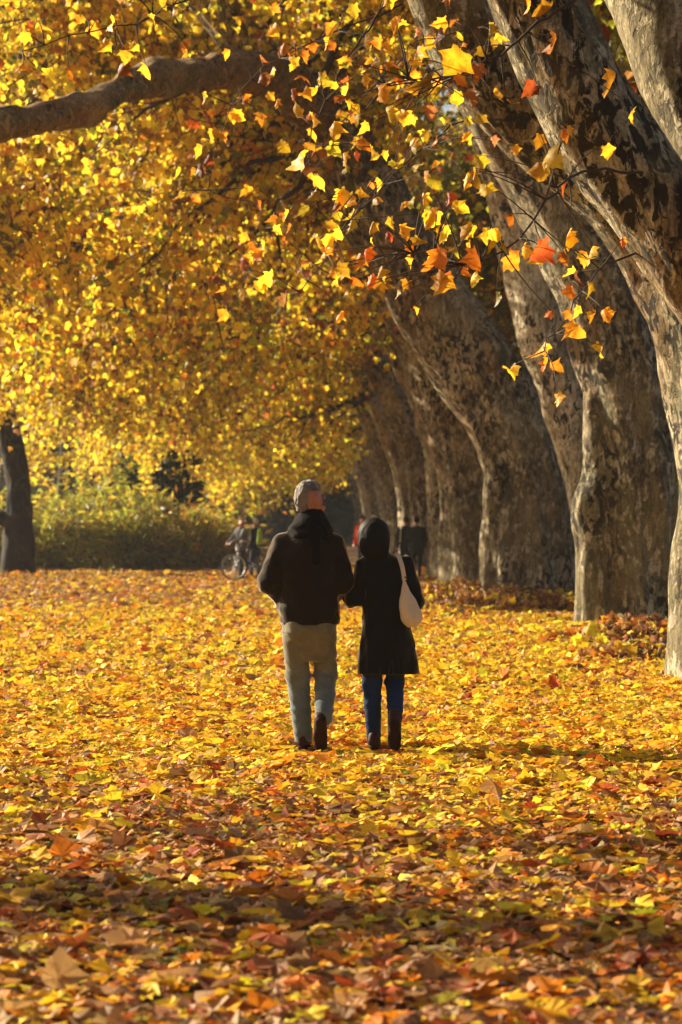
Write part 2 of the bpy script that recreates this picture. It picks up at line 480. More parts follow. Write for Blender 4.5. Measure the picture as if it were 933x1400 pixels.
# ------------------------------------------------------------------ crowns
def crown(root, origin, skel, env, nb, ns, nl, size, shapes, weights, seed, twig_r=.0095, spray_len=(.5, 1.3), droop=.55, side=.16, spread=.45, br=.075, twig_name='branches', bmat='twig', lmat='leaf', lname='crown'):
    """skel: (n,4) points of the limbs; env(r,n) draws branch ends in the crown's volume."""
    r = np.random.default_rng(seed)
    ends = env(r, nb)
    geo = Geo(); O, Dr, A = [], [], []
    for e in ends:
        d = np.linalg.norm(skel[:, :3] - e, axis=1)
        d = d + .9 * np.maximum(0, skel[:, 2] - e[2]) * .3
        k = np.argsort(d)[:6]; s0 = skel[r.choice(k)]
        a = s0[:3]; L = np.linalg.norm(e - a)
        mid = (a + e) / 2 + np.array([0, 0, .10 * L]) + r.normal(0, .09 * L, 3)
        t = np.linspace(0, 1, 9)[:, None]
        C_ = (1 - t) ** 2 * a + 2 * t * (1 - t) * mid + t * t * e
        C_[1:-1] += r.normal(0, .018 * L, (7, 3))
        r0 = min(max(s0[3] * .5, .02), br * (.5 + .12 * L))
        tube(geo, C_, np.linspace(r0, .011, 9), 5)
        u = r.uniform(.25, 1.0, ns) ** .75
        p = np.stack([np.interp(u, t[:, 0], C_[:, c]) for c in range(3)], 1)
        A.append(p)
        off = r.normal(0, spread, (ns, 3)) * np.array([1, 1, .8])
        O.append(p + off); Dr.append(unit(e - a)[None] * .35 + r.normal(0, .55, (ns, 3)))
    A = np.concatenate(A); O = np.concatenate(O); Dr = unit(np.concatenate(Dr) + np.array([0, 0, -droop]))
    n = len(O); L = r.uniform(*spray_len, n)[:, None]
    P1 = O + Dr * L * .5 + r.normal(0, .05, (n, 3)); P2 = O + Dr * L + np.array([0, 0, -.12]) * L
    Pm = np.stack([A, O, P1, P2], 1)
    twigs(geo, Pm, np.broadcast_to(np.array([1.6, 1.2, .9, .5]) * twig_r, (n, 4)))
    base = r.integers(0, 2 ** 31)
    hue = palette(n, weights, r, .1)
    u = r.uniform(.0, 1.02, (n, nl))
    pos = np.where((u < .5)[..., None], O[:, None] + (P1 - O)[:, None] * (u / .5)[..., None], P1[:, None] + (P2 - P1)[:, None] * ((u - .5) / .5)[..., None])
    pos = (pos + r.normal(0, side, (n, nl, 3))).reshape(-1, 3)
    N = len(pos)
    tip = r.normal(0, .6, (N, 3)) + np.array([0, 0, -.75]) + np.repeat(Dr, nl, 0) * .3
    nrm = r.normal(0, .8, (N, 3)) + np.array([0, 0, .55])
    own = palette(N, weights, r)
    dim = np.where(r.uniform(0, 1, (N, 1)) < .30, r.uniform(.4, .8, (N, 1)), 1.)
    tint = dim * np.where(r.uniform(0, 1, (N, 1)) < .55, np.repeat(hue, nl, 0) * r.uniform(.8, 1.15, (N, 1)), own)
    sz = size * r.uniform(.6, 1.25, N)
    V, T, C_ = leaf_cloud(pos, tip, nrm, sz, tint, shapes, seed + 1)
    geo.build(twig_name, M[bmat], root, smooth=True, origin=origin)
    c = mesh_obj(lname, V, [T], M[lmat], root, tint=C_, origin=origin)
    return c


def trunk_path(rows, Y, dY=None):
    """rows of pixel x, pixel y, pixel width along the trunk -> metres at the tree's own distance."""
    out = []
    for k, (x, y, w) in enumerate(rows):
        YY = Y if dY is None else Y + dY[k]
        p = at(x, y, YY)
        out.append((*p, w * .5 * YY / F))
    return np.array(out)


W_GOLD = (50, 20, 3, 6, 16, 2, 7, 2)
W_LIME = (48, 14, 2, 4, 24, 1, 8, 1)
W_WARM = (40, 24, 9, 9, 9, 4, 7, 2)


def arch_env(x0, x1, y0, y1, low, top):
    """Branch ends of a crown that arches over the avenue: low(x) to top(x)."""
    def f(r, n):
        out = []
        while len(out) < n:
            x, y = r.uniform(x0, x1), r.uniform(y0, y1)
            a, b = low(x), top(x)
            if b <= a: continue
            z = a + (b - a) * r.uniform(0, 1) ** 1.1
            if noise.noise(Vector((x * .45, y * .45, z * .45))) < -.17: continue
            out.append((x, y, z))
        return np.array(out)
    return f


def limbs_to(geo, start, targets, r0, seed, sag=.12):
    """Limbs from the top of a trunk to the far parts of its crown; returns skeleton points."""
    r = np.random.default_rng(seed); sk = []
    for k, tg in enumerate(targets):
        a = np.array(start[:3]); e = np.array(tg, float); L = np.linalg.norm(e - a)
        m1 = a + (e - a) * .35 + np.array([0, 0, sag * L]) + r.normal(0, .05 * L, 3)
        m2 = a + (e - a) * .7 + np.array([0, 0, sag * .8 * L]) + r.normal(0, .05 * L, 3)
        path = np.array([(*a, r0), (*m1, r0 * .72), (*m2, r0 * .45), (*e, r0 * .16)])
        C, rr = sweep(geo, path, 26, 10, lump=.08, fine=.01, seed=seed + k)
        sk.append(np.column_stack([C, rr])[4:])
    return np.concatenate(sk)


ROW = 'plane trees of the avenue on the right'


def plane_tree(Y, tubes, label, bark, low, top, xr, yr, targets, nb, ns, nl, size, shapes, weights, seed, group=ROW, main=0, res=(150, 72), limb_from=1.0, extra=None, **kw):
    """tubes: list of (pixel rows, dict of sweep options); the first is the main stem and carries the crown."""
    b = tubes[main][0][0]
    base = at(b[0], b[1], Y); base[2] = float(gh(base[0], Y))
    root = empty('plane_tree', base, label, 'tree', group)
    geo = Geo(); skel = []
    for k, (rows, opt) in enumerate(tubes):
        opt = dict(opt); dY = opt.pop('dY', None)
        path = trunk_path(rows, Y, dY)
        if opt.pop('sink', True):
            path = np.vstack([[path[0, 0], path[0, 1], path[0, 2] - .35, path[0, 3] * 1.05], path])
        nl_, nr_ = opt.pop('res', res)
        C, rr = sweep(geo, path, nl_, nr_, seed=seed + k, **opt)
        if k == main: end = C[int((len(C) - 1) * limb_from)]; rend = rr[int((len(C) - 1) * limb_from)]
        skel.append(np.column_stack([C, rr])[int(len(C) * .6)::3])
    geo.build('trunk', M[bark], root, smooth=True, origin=base)
    lg = Geo()
    sk = limbs_to(lg, end, targets, max(rend * .75, .06), seed * 3 + 1)
    if extra is not None:
        C, rr = sweep(lg, extra, 130, 28, lump=.30, fine=.035, flutes=[(.5, .35, .18), (2.6, .3, .15), (4.4, .35, .2)], flute_decay=30, seed=seed + 40)
        sk = np.vstack([sk, np.column_stack([C, rr])[8::3]])
    lg.build('limbs', M['limb'], root, smooth=True, origin=base)
    sk = np.vstack([sk] + skel[:1])
    crown(root, base, sk, arch_env(xr[0], xr[1], yr[0], yr[1], low, top), nb, ns, nl, size, shapes, weights, seed + 100, **kw)
    return root


# lower and upper faces of the leaf vault over the avenue (metres), as functions of x
def LOW(z0):
    def f(x):
        return np.interp(x, [-10, -7, -3, -.5, 1.0, 2.2, 4], [3.5 + z0, 3.5 + z0, 3.8 + z0, 4.9 + z0, 7.5 + z0, 10.5 + z0, 13 + z0])
    return f


def TOP(h):
    def f(x):
        return np.interp(x, [-11, -7, -2, 3, 6], [h * .55, h * .85, h, h, h * .8])
    return f


# tree at 21 m: its trunk is outside the frame, the leaning limbs cross the upper right corner
TREE_A = plane_tree(21.0, [
    ([(1165, 1000, 230), (1160, 800, 175), (1125, 610, 150), (1060, 490, 135), (985, 397, 132), (902, 285, 132), (822, 181, 130), (745, 35, 122), (690, -100, 105), (630, -280, 85)], dict(flare=.25, lump=.11, res=(200, 80))),
    ([(1130, 640, 120), (1080, 400, 140), (1000, 210, 140), (918, 60, 130), (858, -80, 115), (815, -250, 80)], dict(sink=False, lump=.11, dY=[0, .3, .7, 1.0, 1.3, 1.6], res=(120, 64)))],
    'nearest plane tree, leaning mottled limbs crossing the upper right corner', 'bark',
    lambda x: 8.0, lambda x: 12, (-7, 5), (11, 27), [(-2, 20, 9), (-4, 24, 9), (1, 17, 9), (0, 25, 10)], 70, 16, 12, .19, MAPLES, W_WARM, 21)

# tree at 28 m: flare at the right edge, stem leans left across the upper right
TREE_B = plane_tree(28.4, [
    ([(1010, 938, 170), (1010, 700, 152), (1000, 610, 150), (978, 490, 145), (940, 385, 138), (880, 297, 126), (800, 222, 116), (730, 165, 112), (660, 85, 110), (610, 0, 100), (565, -100, 90), (500, -220, 70)],
     dict(flare=.30, flare_h=.5, lump=.10, flutes=[(3.2, .3, .12), (4.4, .25, .15), (5.3, .3, .1)], res=(200, 88)))],
    'second plane tree, base cut by the right edge beside a dark hollow', 'bark',
    lambda x: 8.9, lambda x: 14, (-7, 4), (22, 37), [(-4, 27, 9.5), (-6, 30, 9), (-3, 33, 10), (1, 33, 11), (0, 24, 11)], 80, 16, 12, .18, MAPLES, W_WARM, 31)

# big twin tree at 41.6 m
plane_tree(41.6, [
    ([(884, 866, 96), (880, 760, 96), (876, 690, 100), (872, 600, 104), (854, 500, 118), (824, 400, 126), (792, 325, 124), (742, 240, 112), (690, 160, 100), (640, 60, 90), (600, -40, 80), (560, -140, 60)],
     dict(flare=.16, flare_h=.5, lump=.10, flutes=[(3.6, .16, .18), (4.1, .14, -.10), (4.6, .15, .2), (5.4, .2, .14)], flute_decay=4.5, res=(220, 120))),
    ([(819, 862, 62), (817, 800, 56), (818, 740, 60), (818, 690, 68), (828, 650, 66), (829, 600, 66), (832, 520, 70), (822, 440, 80)], dict(flare=.3, flare_h=.35, lump=.11, flutes=[(4.2, .3, .1)], res=(150, 64)))],
    'massive twin stemmed plane tree with a deep cleft and pale left stem', 'bark',
    lambda x: 10.6, lambda x: 16, (-5, 3.5), (34, 46), [(-4, 40, 10.5), (-7, 43, 10), (-3, 46, 12), (1, 46, 13), (-2, 37, 12)], 40, 17, 13, .165, MAPLES, W_GOLD, 41)

# slim pale stem at 49 m, showing between the big tree and the dark leaner
plane_tree(49.0, [
    ([(845, 830, 76), (818, 700, 68), (778, 560, 70), (747, 460, 72), (722, 360, 72), (704, 280, 68), (668, 170, 58), (640, 70, 50), (610, -60, 40)],
     dict(flare=.2, lump=.11, res=(160, 64)))],
    'slim pale plane tree leaning left behind the massive twin stemmed one', 'bark_pale',
    lambda x: 11.2, lambda x: 18, (-4, 3), (46, 58), [(-3, 48, 13), (-5, 52, 12), (0, 52, 14)], 26, 17, 13, .16, MAPLES, W_GOLD, 47)

# dark leaning tree at 56 m with the long drooping limb of the upper left
Y2 = 56.0
lim = trunk_path([(440, 178, 60), (405, 125, 58), (370, 100, 50), (330, 96, 50), (262, 104, 44), (205, 108, 46), (165, 124, 36), (130, 146, 40), (60, 160, 38), (0, 170, 40), (-60, 180, 36), (-160, 230, 30)], Y2,
                 [-.3, -1.6, -3, -4.4, -6.2, -7.4, -8.2, -9, -10.2, -11, -11.6, -12.5])
plane_tree(Y2, [
    ([(733, 832, 122), (727, 700, 118), (706, 600, 112), (650, 500, 112), (586, 405, 110), (530, 310, 100), (482, 228, 90), (432, 165, 80), (372, 98, 66), (315, 35, 60), (262, -35, 52), (190, -160, 40)],
     dict(flare=.18, flare_h=.6, lump=.11, flutes=[(3.3, .16, .24), (3.75, .12, -.12), (4.1, .14, .2), (4.5, .12, -.12), (4.9, .16, .24), (5.6, .2, .14)], flute_decay=4.5, res=(200, 120))),
    ([(683, 800, 40), (681, 720, 38), (681, 650, 38), (674, 600, 38), (650, 540, 44)], dict(flare=.25, lump=.14, dY=[-.42, -.42, -.42, -.36, -.1], res=(110, 48)))],
    'dark plane tree leaning far left, its long limb drooping across the avenue', 'bark_dark',
    LOW(1.6), TOP(15.5), (-8.5, 3), (52.5, 65), [(-5, 55, 11), (-8, 57, 8), (-4, 60, 12), (0, 60, 13), (-2, 52, 13)], 130, 19, 15, .17, SIMPLES, W_GOLD, 56, extra=lim)

# pale fluted tree at 84 m
plane_tree(84.0, [
    ([(629, 791, 70), (627, 700, 70), (617, 600, 74), (586, 520, 72), (545, 445, 64), (500, 380, 54), (450, 310, 45), (400, 250, 36)],
     dict(flare=.12, lump=.10, flutes=[(3.3, .14, .26), (3.7, .12, -.14), (4.1, .14, .28), (4.5, .12, -.14), (4.85, .14, .28), (5.5, .2, .2)], flute_decay=7, res=(160, 120))),
    ([(604, 789, 28), (602, 690, 28), (596, 600, 32), (575, 540, 40)], dict(flare=.2, lump=.14, dY=[-.4, -.4, -.36, -.1], res=(80, 40))),
    ([(632, 791, 22), (630, 700, 24), (622, 620, 28), (604, 560, 40)], dict(flare=.25, lump=.14, dY=[-.78, -.76, -.70, -.2], res=(80, 40))),
    ([(656, 790, 20), (653, 710, 20), (646, 640, 24), (622, 570, 34)], dict(flare=.25, lump=.14, dY=[-.5, -.5, -.46, -.1], res=(80, 40)))],
    'pale fluted plane tree beside the couple in dark coats', 'bark_pale',
    LOW(1.1), TOP(19), (-9.5, 2.2), (77, 92), [(-5, 84, 11), (-8, 85, 8), (-4, 90, 13), (-1, 79, 14), (0, 88, 15)], 145, 20, 16, .165, SIMPLES, W_GOLD, 84)

GEN = [(70, 3.35, 'bark_dark', W_GOLD, 17, 70, .95), (98, 3.0, 'bark_dark', W_GOLD, 20, 98, .6), (112, 2.75, 'bark_pale', W_GOLD, 22, 112, .5), (127, 2.6, 'bark_dark', W_LIME, 23, 127, .55), (143, 2.45, 'bark_pale', W_LIME, 25, 143, .5)]
far_protos = []
for (Y, X, bk, wt, tp, sd, rad) in GEN:
    px = CX + X * F / Y; yb = HY + CH * F / Y; k = F / Y
    w = rad * 2 * k
    hid = Y == 70
    rows = [(px, yb, w), (px - .1 * k, yb - 2 * k, w * .92), (px - .4 * k, yb - 3.6 * k, w * .9), (px - 1.1 * k, yb - 5.4 * k, w * .85), (px - 2.0 * k, yb - 7.2 * k, w * .72), (px - 3.0 * k, yb - 9.2 * k, w * .55)]
    lab = {70: 'dark plane tree hidden behind the dark leaning one', 98: 'dark plane tree beyond the pale fluted one', 112: 'mid brown plane tree above the dark coated couple',
           127: 'slender dark plane tree above the head of the woman', 143: 'pale plane tree right of the head of the man'}[Y]
    t = plane_tree(float(Y), [(rows, dict(flare=.15, lump=.10, flutes=[(3.4, .25, .15), (4.3, .2, .15), (5.2, .25, .15)], res=(80, 48)))], lab, bk,
                   LOW(1.2 if Y < 80 else .6 if Y < 100 else 0 if Y < 120 else -1.0), TOP(tp), (-10, 1.8), (Y - 7, Y + 8), [(-5, Y, 11), (-8, Y + 2, 8), (-4, Y + 6, 13), (-1, Y - 5, 14), (0, Y + 4, 16)], 130 if Y < 120 else 110, 20, 15, .17, SIMPLES, wt, sd)
    far_protos.append(t)

# the row goes on into the distance
for k, (Y, X, sx) in enumerate([(160, 2.2, 1), (180, 1.9, 1), (204, 1.6, 1), (232, 1.2, 1), (265, .7, 1)]):
    t = copy_tree(far_protos[3 + k % 2])
    t.location = (X, Y, 0); t.rotation_euler.z = (.25, -.3, .15, -.2, .1)[k]
    t['label'] = 'faint far plane tree near the vanishing end of the avenue'
    t['group'] = 'far plane trees at the end of the avenue'


# ------------------------------------------------------------------ left row
def round_env(cx, cy, rx, ry, z0, z1):
    def f(r, n):
        out = []
        while len(out) < n:
            p = r.uniform(-1, 1, 3)
            if (p ** 2).sum() > 1: continue
            x, y, z = cx + p[0] * rx, cy + p[1] * ry, (z0 + z1) / 2 + p[2] * (z1 - z0) / 2
            if noise.noise(Vector((x * .4, y * .4, z * .4))) < -.2: continue
            out.append((x, y, z))
        return np.array(out)
    return f


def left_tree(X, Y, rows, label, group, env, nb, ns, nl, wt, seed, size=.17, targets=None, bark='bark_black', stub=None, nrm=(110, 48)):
    base = np.array([X, Y, float(gh(X, Y))])
    root = empty('avenue_tree', base, label, 'tree', group)
    geo = Geo()
    path = np.array(rows, float)
    path = np.vstack([[path[0, 0], path[0, 1], path[0, 2] - .4, path[0, 3]], path])
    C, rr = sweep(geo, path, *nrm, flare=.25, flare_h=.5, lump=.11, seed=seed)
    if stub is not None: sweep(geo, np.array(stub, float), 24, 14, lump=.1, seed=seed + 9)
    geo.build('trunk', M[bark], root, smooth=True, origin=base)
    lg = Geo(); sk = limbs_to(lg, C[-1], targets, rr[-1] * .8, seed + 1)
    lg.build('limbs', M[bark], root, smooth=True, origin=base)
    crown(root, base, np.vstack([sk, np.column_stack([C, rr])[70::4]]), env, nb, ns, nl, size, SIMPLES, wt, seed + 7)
    return root


Y = 88.0
pl = [at(x, y, Y) for x, y in ((24, 785), (26, 700), (22, 640), (6, 560), (-8, 480), (-20, 400), (-30, 300))]
rd = [.50, .40, .36, .33, .30, .27, .22]
st = [at(x, y, Y - .1) for x, y in ((24, 716), (0, 708), (-20, 712), (-60, 690))]
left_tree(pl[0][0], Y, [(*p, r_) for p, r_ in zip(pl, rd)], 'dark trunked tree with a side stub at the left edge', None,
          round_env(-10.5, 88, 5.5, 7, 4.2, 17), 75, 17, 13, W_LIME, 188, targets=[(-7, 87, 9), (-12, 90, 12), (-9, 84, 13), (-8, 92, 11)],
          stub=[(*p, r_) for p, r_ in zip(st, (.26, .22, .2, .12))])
lt = None
for k, (X, Yk, h) in enumerate([(-13.0, 108, 18), (-9.4, 126, 20)]):
    t = left_tree(X, Yk, [(X, Yk, 0, .5), (X + .1, Yk, 3, .4), (X + .4, Yk, 6, .34), (X + .6, Yk, 8.5, .26)],
                  ('yellow tree behind the left end of the shrubs', 'yellow tree behind the middle of the shrubs')[k], 'trees behind the shrubs',
                  round_env(X + (3 if Yk < 120 else 1), Yk, 6, 8, 4.0, h), 90, 18, 14, W_LIME, 200 + 13 * k, targets=[(X + 3, Yk, 10), (X - 2, Yk + 3, 12), (X + 2, Yk - 4, 12), (X + 4, Yk + 3, 9)])
    lt = t
for k, (X, Yk) in enumerate([(-9.0, 146), (-8.6, 168), (-8.5, 195), (-14, 150), (-20, 175)]):
    t = copy_tree(lt); t.location = (X, Yk, 0); t.rotation_euler.z = (1.1, 2.3, 4.0, 5.2, .7)[k]
    t['label'] = 'far yellow tree closing the left side of the avenue'; t['group'] = 'far yellow trees on the left'
# two trees of the left row beside the camera: they shade the foreground
s1 = left_tree(-10.0, 17.5, [(-10, 17.5, 0, .55), (-9.9, 17.5, 3, .45), (-9.6, 17.6, 5.5, .4)], 'tree of the left row shading the near leaves', None,
               round_env(-10, 17, 4.6, 6.5, 3.0, 13), 14, 15, 11, W_WARM, 301, targets=[(-7, 16, 7), (-12, 19, 9), (-9, 20, 9), (-9, 14, 8)], nrm=(60, 24))


# the avenue goes on behind the camera: unseen crowns added to keep the open sky off the near trunks and the walkers' backs
for k, (X, Yk, rz, src) in enumerate([(4.6, -5, .0, 1), (4.8, -19, .2, 2), (5.0, -34, -.2, 1), (-7.5, -11, math.pi, 1), (-7.5, -27, math.pi + .2, 2)]):
    t = copy_tree(far_protos[src]); t.location = (X, Yk, 0); t.rotation_euler.z = rz
    t['label'] = 'unseen avenue tree added behind the viewer to hold off sky light'; t['group'] = 'unseen trees added behind the viewer'


# ------------------------------------------------------------------ hanging sprays in the upper right, part of a thing of their own branch
def hanging_branch(Y, polyline, leaves, label, seed, name='hanging_branch'):
    r = np.random.default_rng(seed)
    pts = [at(x, y, Y + d) for x, y, d in polyline]
    base = pts[0]
    tree = TREE_A if Y < 26 else TREE_B
    root = empty(name, base - np.array(tree.location), label, None)
    root.parent = tree
    geo = Geo()
    C, _ = catmull(np.array([(*p, .012) for p in pts]), 24)
    C[1:-1, :3] += r.normal(0, .012, (22, 3))
    tube(geo, C[:, :3], np.linspace(.012, .004, 24), 6)
    pos, tip, nrm, sz = [], [], [], []
    extra = [(x + r.normal(0, 34), y + r.normal(0, 28), s * r.uniform(.5, .8)) for (x, y, s) in leaves for _ in range(2) if r.uniform() < (.6 if len(leaves) < 26 or seed < 70 else 0)]
    for (x, y, s) in [(x, y, s * .82) for (x, y, s) in leaves] + extra:
        Yl = Y + r.uniform(-.5, .5)
        p = at(x, y, Yl); size = s * Yl / F
        tp = unit(np.array([r.normal(0, .7), r.normal(0, .4), -.8 + r.normal(0, .5)]))
        a = p - tp * size * .5
        k = np.argmin(np.linalg.norm(C[:, :3] - a, axis=1)); b = C[k, :3]
        m = (a + b) / 2 + r.normal(0, .04, 3) + np.array([0, 0, .03])
        tt = np.linspace(0, 1, 6)[:, None]
        tube(geo, (1 - tt) ** 2 * b + 2 * tt * (1 - tt) * m + tt * tt * a, np.linspace(.006, .0022, 6), 4)
        pos.append(a); tip.append(tp); sz.append(size)
        nrm.append([r.normal(0, 1.0), -.8 + r.normal(0, .7), r.normal(.3, .6)])
    geo.build('twigs', M['twig'], root, origin=base)
    pos, tip, nrm, sz = map(np.array, (pos, tip, nrm, sz))
    V, T, C_ = leaf_cloud(pos, tip, nrm, sz, palette(len(pos), (32, 36, 22, 4, 3, 4, 0, 3), r) * np.array((1, .86, .8)) * np.where(r.uniform(0, 1, (len(pos), 1)) < .4, r.uniform(.35, .8, (len(pos), 1)), 1), CURLS, seed, width=r.uniform(.5, 1.05, len(pos)))  # some leaves tinted darker: shade put into their colour
    mesh_obj('leaves', V, [T], M['leaf'], root, tint=C_, origin=base, smooth=True)


hanging_branch(19.5, [(905, 240, 1.4), (800, 235, .6), (755, 268, 0), (715, 320, 0), (682, 350, 0), (640, 362, 0), (598, 352, .2), (545, 345, .4), (500, 360, .6)],
               [(755, 215, 46), (738, 196, 30), (735, 345, 46), (775, 330, 38), (800, 355, 34), (668, 330, 42), (655, 355, 44), (640, 318, 36), (606, 355, 46), (620, 335, 36), (590, 300, 40), (605, 320, 34), (655, 245, 36), (665, 262, 30), (630, 285, 34), (615, 275, 30),
                (575, 330, 30), (550, 320, 30), (530, 385, 38), (518, 378, 30), (500, 350, 34), (508, 312, 26), (470, 372, 32), (555, 390, 22), (680, 410, 26), (610, 380, 26), (700, 300, 26), (560, 360, 24), (640, 375, 30), (715, 345, 28), (580, 275, 26)],
               'twig with large gold leaves hanging before the leaning trunks', 61)
hanging_branch(20.5, [(930, 330, 1), (860, 350, .4), (815, 372, 0), (795, 400, 0), (782, 425, 0), (755, 455, 0), (745, 480, 0)],
               [(790, 385, 34), (805, 398, 30), (735, 482, 44), (760, 506, 28), (792, 448, 40), (812, 434, 26), (783, 432, 28), (748, 500, 26), (800, 355, 30)],
               'short twig with a few bright leaves before the twin stemmed trunk', 62)
hanging_branch(18.0, [(830, -30, .5), (740, 30, .2), (680, 75, 0), (640, 100, 0), (590, 110, .2), (545, 110, .4), (500, 150, .5)],
               [(622, 88, 52), (648, 128, 40), (632, 112, 30), (575, 115, 46), (560, 122, 34), (690, 48, 30), (672, 42, 26), (662, 72, 26), (760, 62, 42), (838, 118, 48), (545, 105, 34), (520, 130, 34), (530, 160, 34), (500, 175, 30), (680, 130, 32), (470, 130, 32), (726, 8, 30), (540, 32, 34), (590, 148, 28), (510, 90, 30)],
               'twig with the largest leaf hanging near the top', 63)
hanging_branch(24.0, [(560, -40, 1), (490, 60, .3), (440, 150, 0), (420, 210, 0), (440, 260, 0), (480, 300, 0)],
               [(405, 222, 44), (425, 230, 34), (440, 110, 30), (420, 130, 28), (455, 180, 34), (470, 220, 30), (440, 250, 32), (460, 270, 30), (500, 265, 28), (480, 310, 30), (430, 165, 28), (405, 150, 28), (490, 150, 28), (510, 210, 28), (450, 330, 28), (415, 290, 26), (500, 60, 30), (530, 70, 28), (390, 200, 26), (470, 85, 26), (545, 225, 30), (520, 250, 26), (565, 200, 26)],
               'twig of orange leaves hanging left of the trunks', 64)


# ------------------------------------------------------------------ shrubs and other greenery on the left
def shrub(base, rx, h, nstem, nl, size, tint_w, seed, name, label, cat, group, shapes=LANCES, arch=.8, cols=None):
    r = np.random.default_rng(seed)
    root = empty(name, base, label, cat, group)
    geo = Geo(); pos, tip = [], []
    for k in range(nstem):
        a = r.uniform(0, 2 * np.pi); q_ = r.uniform(.15, 1) ** .6
        e = np.array([math.cos(a) * rx * q_, math.sin(a) * rx * q_, h * r.uniform(.12, 1.0) * (1 - .35 * q_ ** 2)])
        m = np.array([e[0] * .35, e[1] * .35, e[2] * (1 + .25 * arch)])
        b = np.array([e[0] * .12, e[1] * .12, -.1])
        t = np.linspace(0, 1, 8)[:, None]
        C = (1 - t) ** 2 * b + 2 * t * (1 - t) * m + t * t * e
        tube(geo, C, np.linspace(.016, .005, 8), 4)
        n = nl // nstem
        u = r.uniform(.02, 1.05, n)
        p = np.stack([np.interp(u, t[:, 0], C[:, c]) for c in range(3)], 1) + r.normal(0, .13, (n, 3))
        d = np.gradient(C, axis=0); dd = np.stack([np.interp(u, t[:, 0], d[:, c]) for c in range(3)], 1)
        pos.append(p); tip.append(unit(dd) * .9 + r.normal(0, .5, (n, 3)) + np.array([0, 0, -.15]))
    pos = np.concatenate(pos); tip = np.concatenate(tip); pos[:, 2] = np.maximum(pos[:, 2], .03)
    n = len(pos)
    cs = np.array(cols); tint = cs[r.choice(len(cs), n, p=np.array(tint_w) / sum(tint_w))] * r.uniform(.7, 1.25, (n, 1))
    V, T, C_ = leaf_cloud(pos, tip, r.normal(0, 1, (n, 3)) + np.array([0, 0, .4]), size * r.uniform(.6, 1.3, n), tint, shapes, seed)
    geo.build('stems', M['stem'], root)
    mesh_obj('foliage', V, [T], M['green'], root, tint=C_)
    return root


GRN = [(.27, .31, .045), (.42, .40, .05), (.55, .40, .05), (.38, .18, .03), (.09, .11, .025)]
sp = [shrub((0, 0, 0), 2.0, 2.6, 80, 5200, .34, (34, 36, 16, 8, 10), 71, 'arching_shrub', 'x', 'shrub', 'arching green shrubs along the left'  , cols=GRN),
      shrub((0, 0, 0), 1.9, 2.2, 70, 4600, .32, (14, 28, 28, 22, 10), 72, 'arching_shrub', 'x', 'shrub', 'arching green shrubs along the left', cols=GRN)]
LAB = ['arching green shrub beside the dark trunk at the left edge', 'arching green shrub second from the dark trunk at the left', 'arching green shrub below the clipped green column',
       'arching green shrub below the dark evergreen', 'russet tinged arching shrub just left of the bicycle', 'low russet shrub right behind the bicycle wheel', 'green shrub cut by the left edge behind the dark trunk']
for k, (x, y, Yk, p, s) in enumerate([(75, 780, 96, 0, .88), (130, 778, 99, 0, 1.22), (185, 780, 97, 0, .95), (238, 778, 99, 1, 1.18), (285, 780, 97, 1, .92), (318, 778, 101, 1, .7), (-15, 780, 97, 0, 1.0)]):
    c = sp[p] if (k in (0, 3)) else copy_tree(sp[p])
    b = at(x, y, Yk); c.location = (b[0], Yk, 0); c.rotation_euler.z = k * 1.3; c.scale = (s, s, s)
    c['label'] = LAB[k]
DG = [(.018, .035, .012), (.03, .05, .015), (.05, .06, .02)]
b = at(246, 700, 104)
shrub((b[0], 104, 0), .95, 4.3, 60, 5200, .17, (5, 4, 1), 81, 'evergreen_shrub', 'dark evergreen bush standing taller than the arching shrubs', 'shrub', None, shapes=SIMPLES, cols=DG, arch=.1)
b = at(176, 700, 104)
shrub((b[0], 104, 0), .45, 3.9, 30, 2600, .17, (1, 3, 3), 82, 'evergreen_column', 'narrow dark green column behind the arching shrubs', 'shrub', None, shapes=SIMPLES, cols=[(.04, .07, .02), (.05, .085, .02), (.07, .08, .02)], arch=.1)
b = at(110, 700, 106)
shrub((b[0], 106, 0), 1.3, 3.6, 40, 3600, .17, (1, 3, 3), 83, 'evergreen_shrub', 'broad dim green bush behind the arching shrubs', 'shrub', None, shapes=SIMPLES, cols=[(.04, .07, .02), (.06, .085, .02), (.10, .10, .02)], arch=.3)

# dim understorey bushes behind the trunks on the right
ub = None
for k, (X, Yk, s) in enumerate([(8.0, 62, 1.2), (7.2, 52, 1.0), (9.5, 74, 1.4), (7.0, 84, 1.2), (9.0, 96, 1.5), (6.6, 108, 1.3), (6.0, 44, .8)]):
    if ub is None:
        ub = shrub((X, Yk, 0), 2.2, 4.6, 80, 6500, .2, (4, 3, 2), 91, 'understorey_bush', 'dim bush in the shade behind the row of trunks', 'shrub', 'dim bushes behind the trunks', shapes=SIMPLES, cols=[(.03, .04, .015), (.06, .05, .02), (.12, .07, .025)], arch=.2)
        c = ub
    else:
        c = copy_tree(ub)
    c.location = (X, Yk, 0); c.rotation_euler.z = k * 1.7; c.scale = (s, s, s)

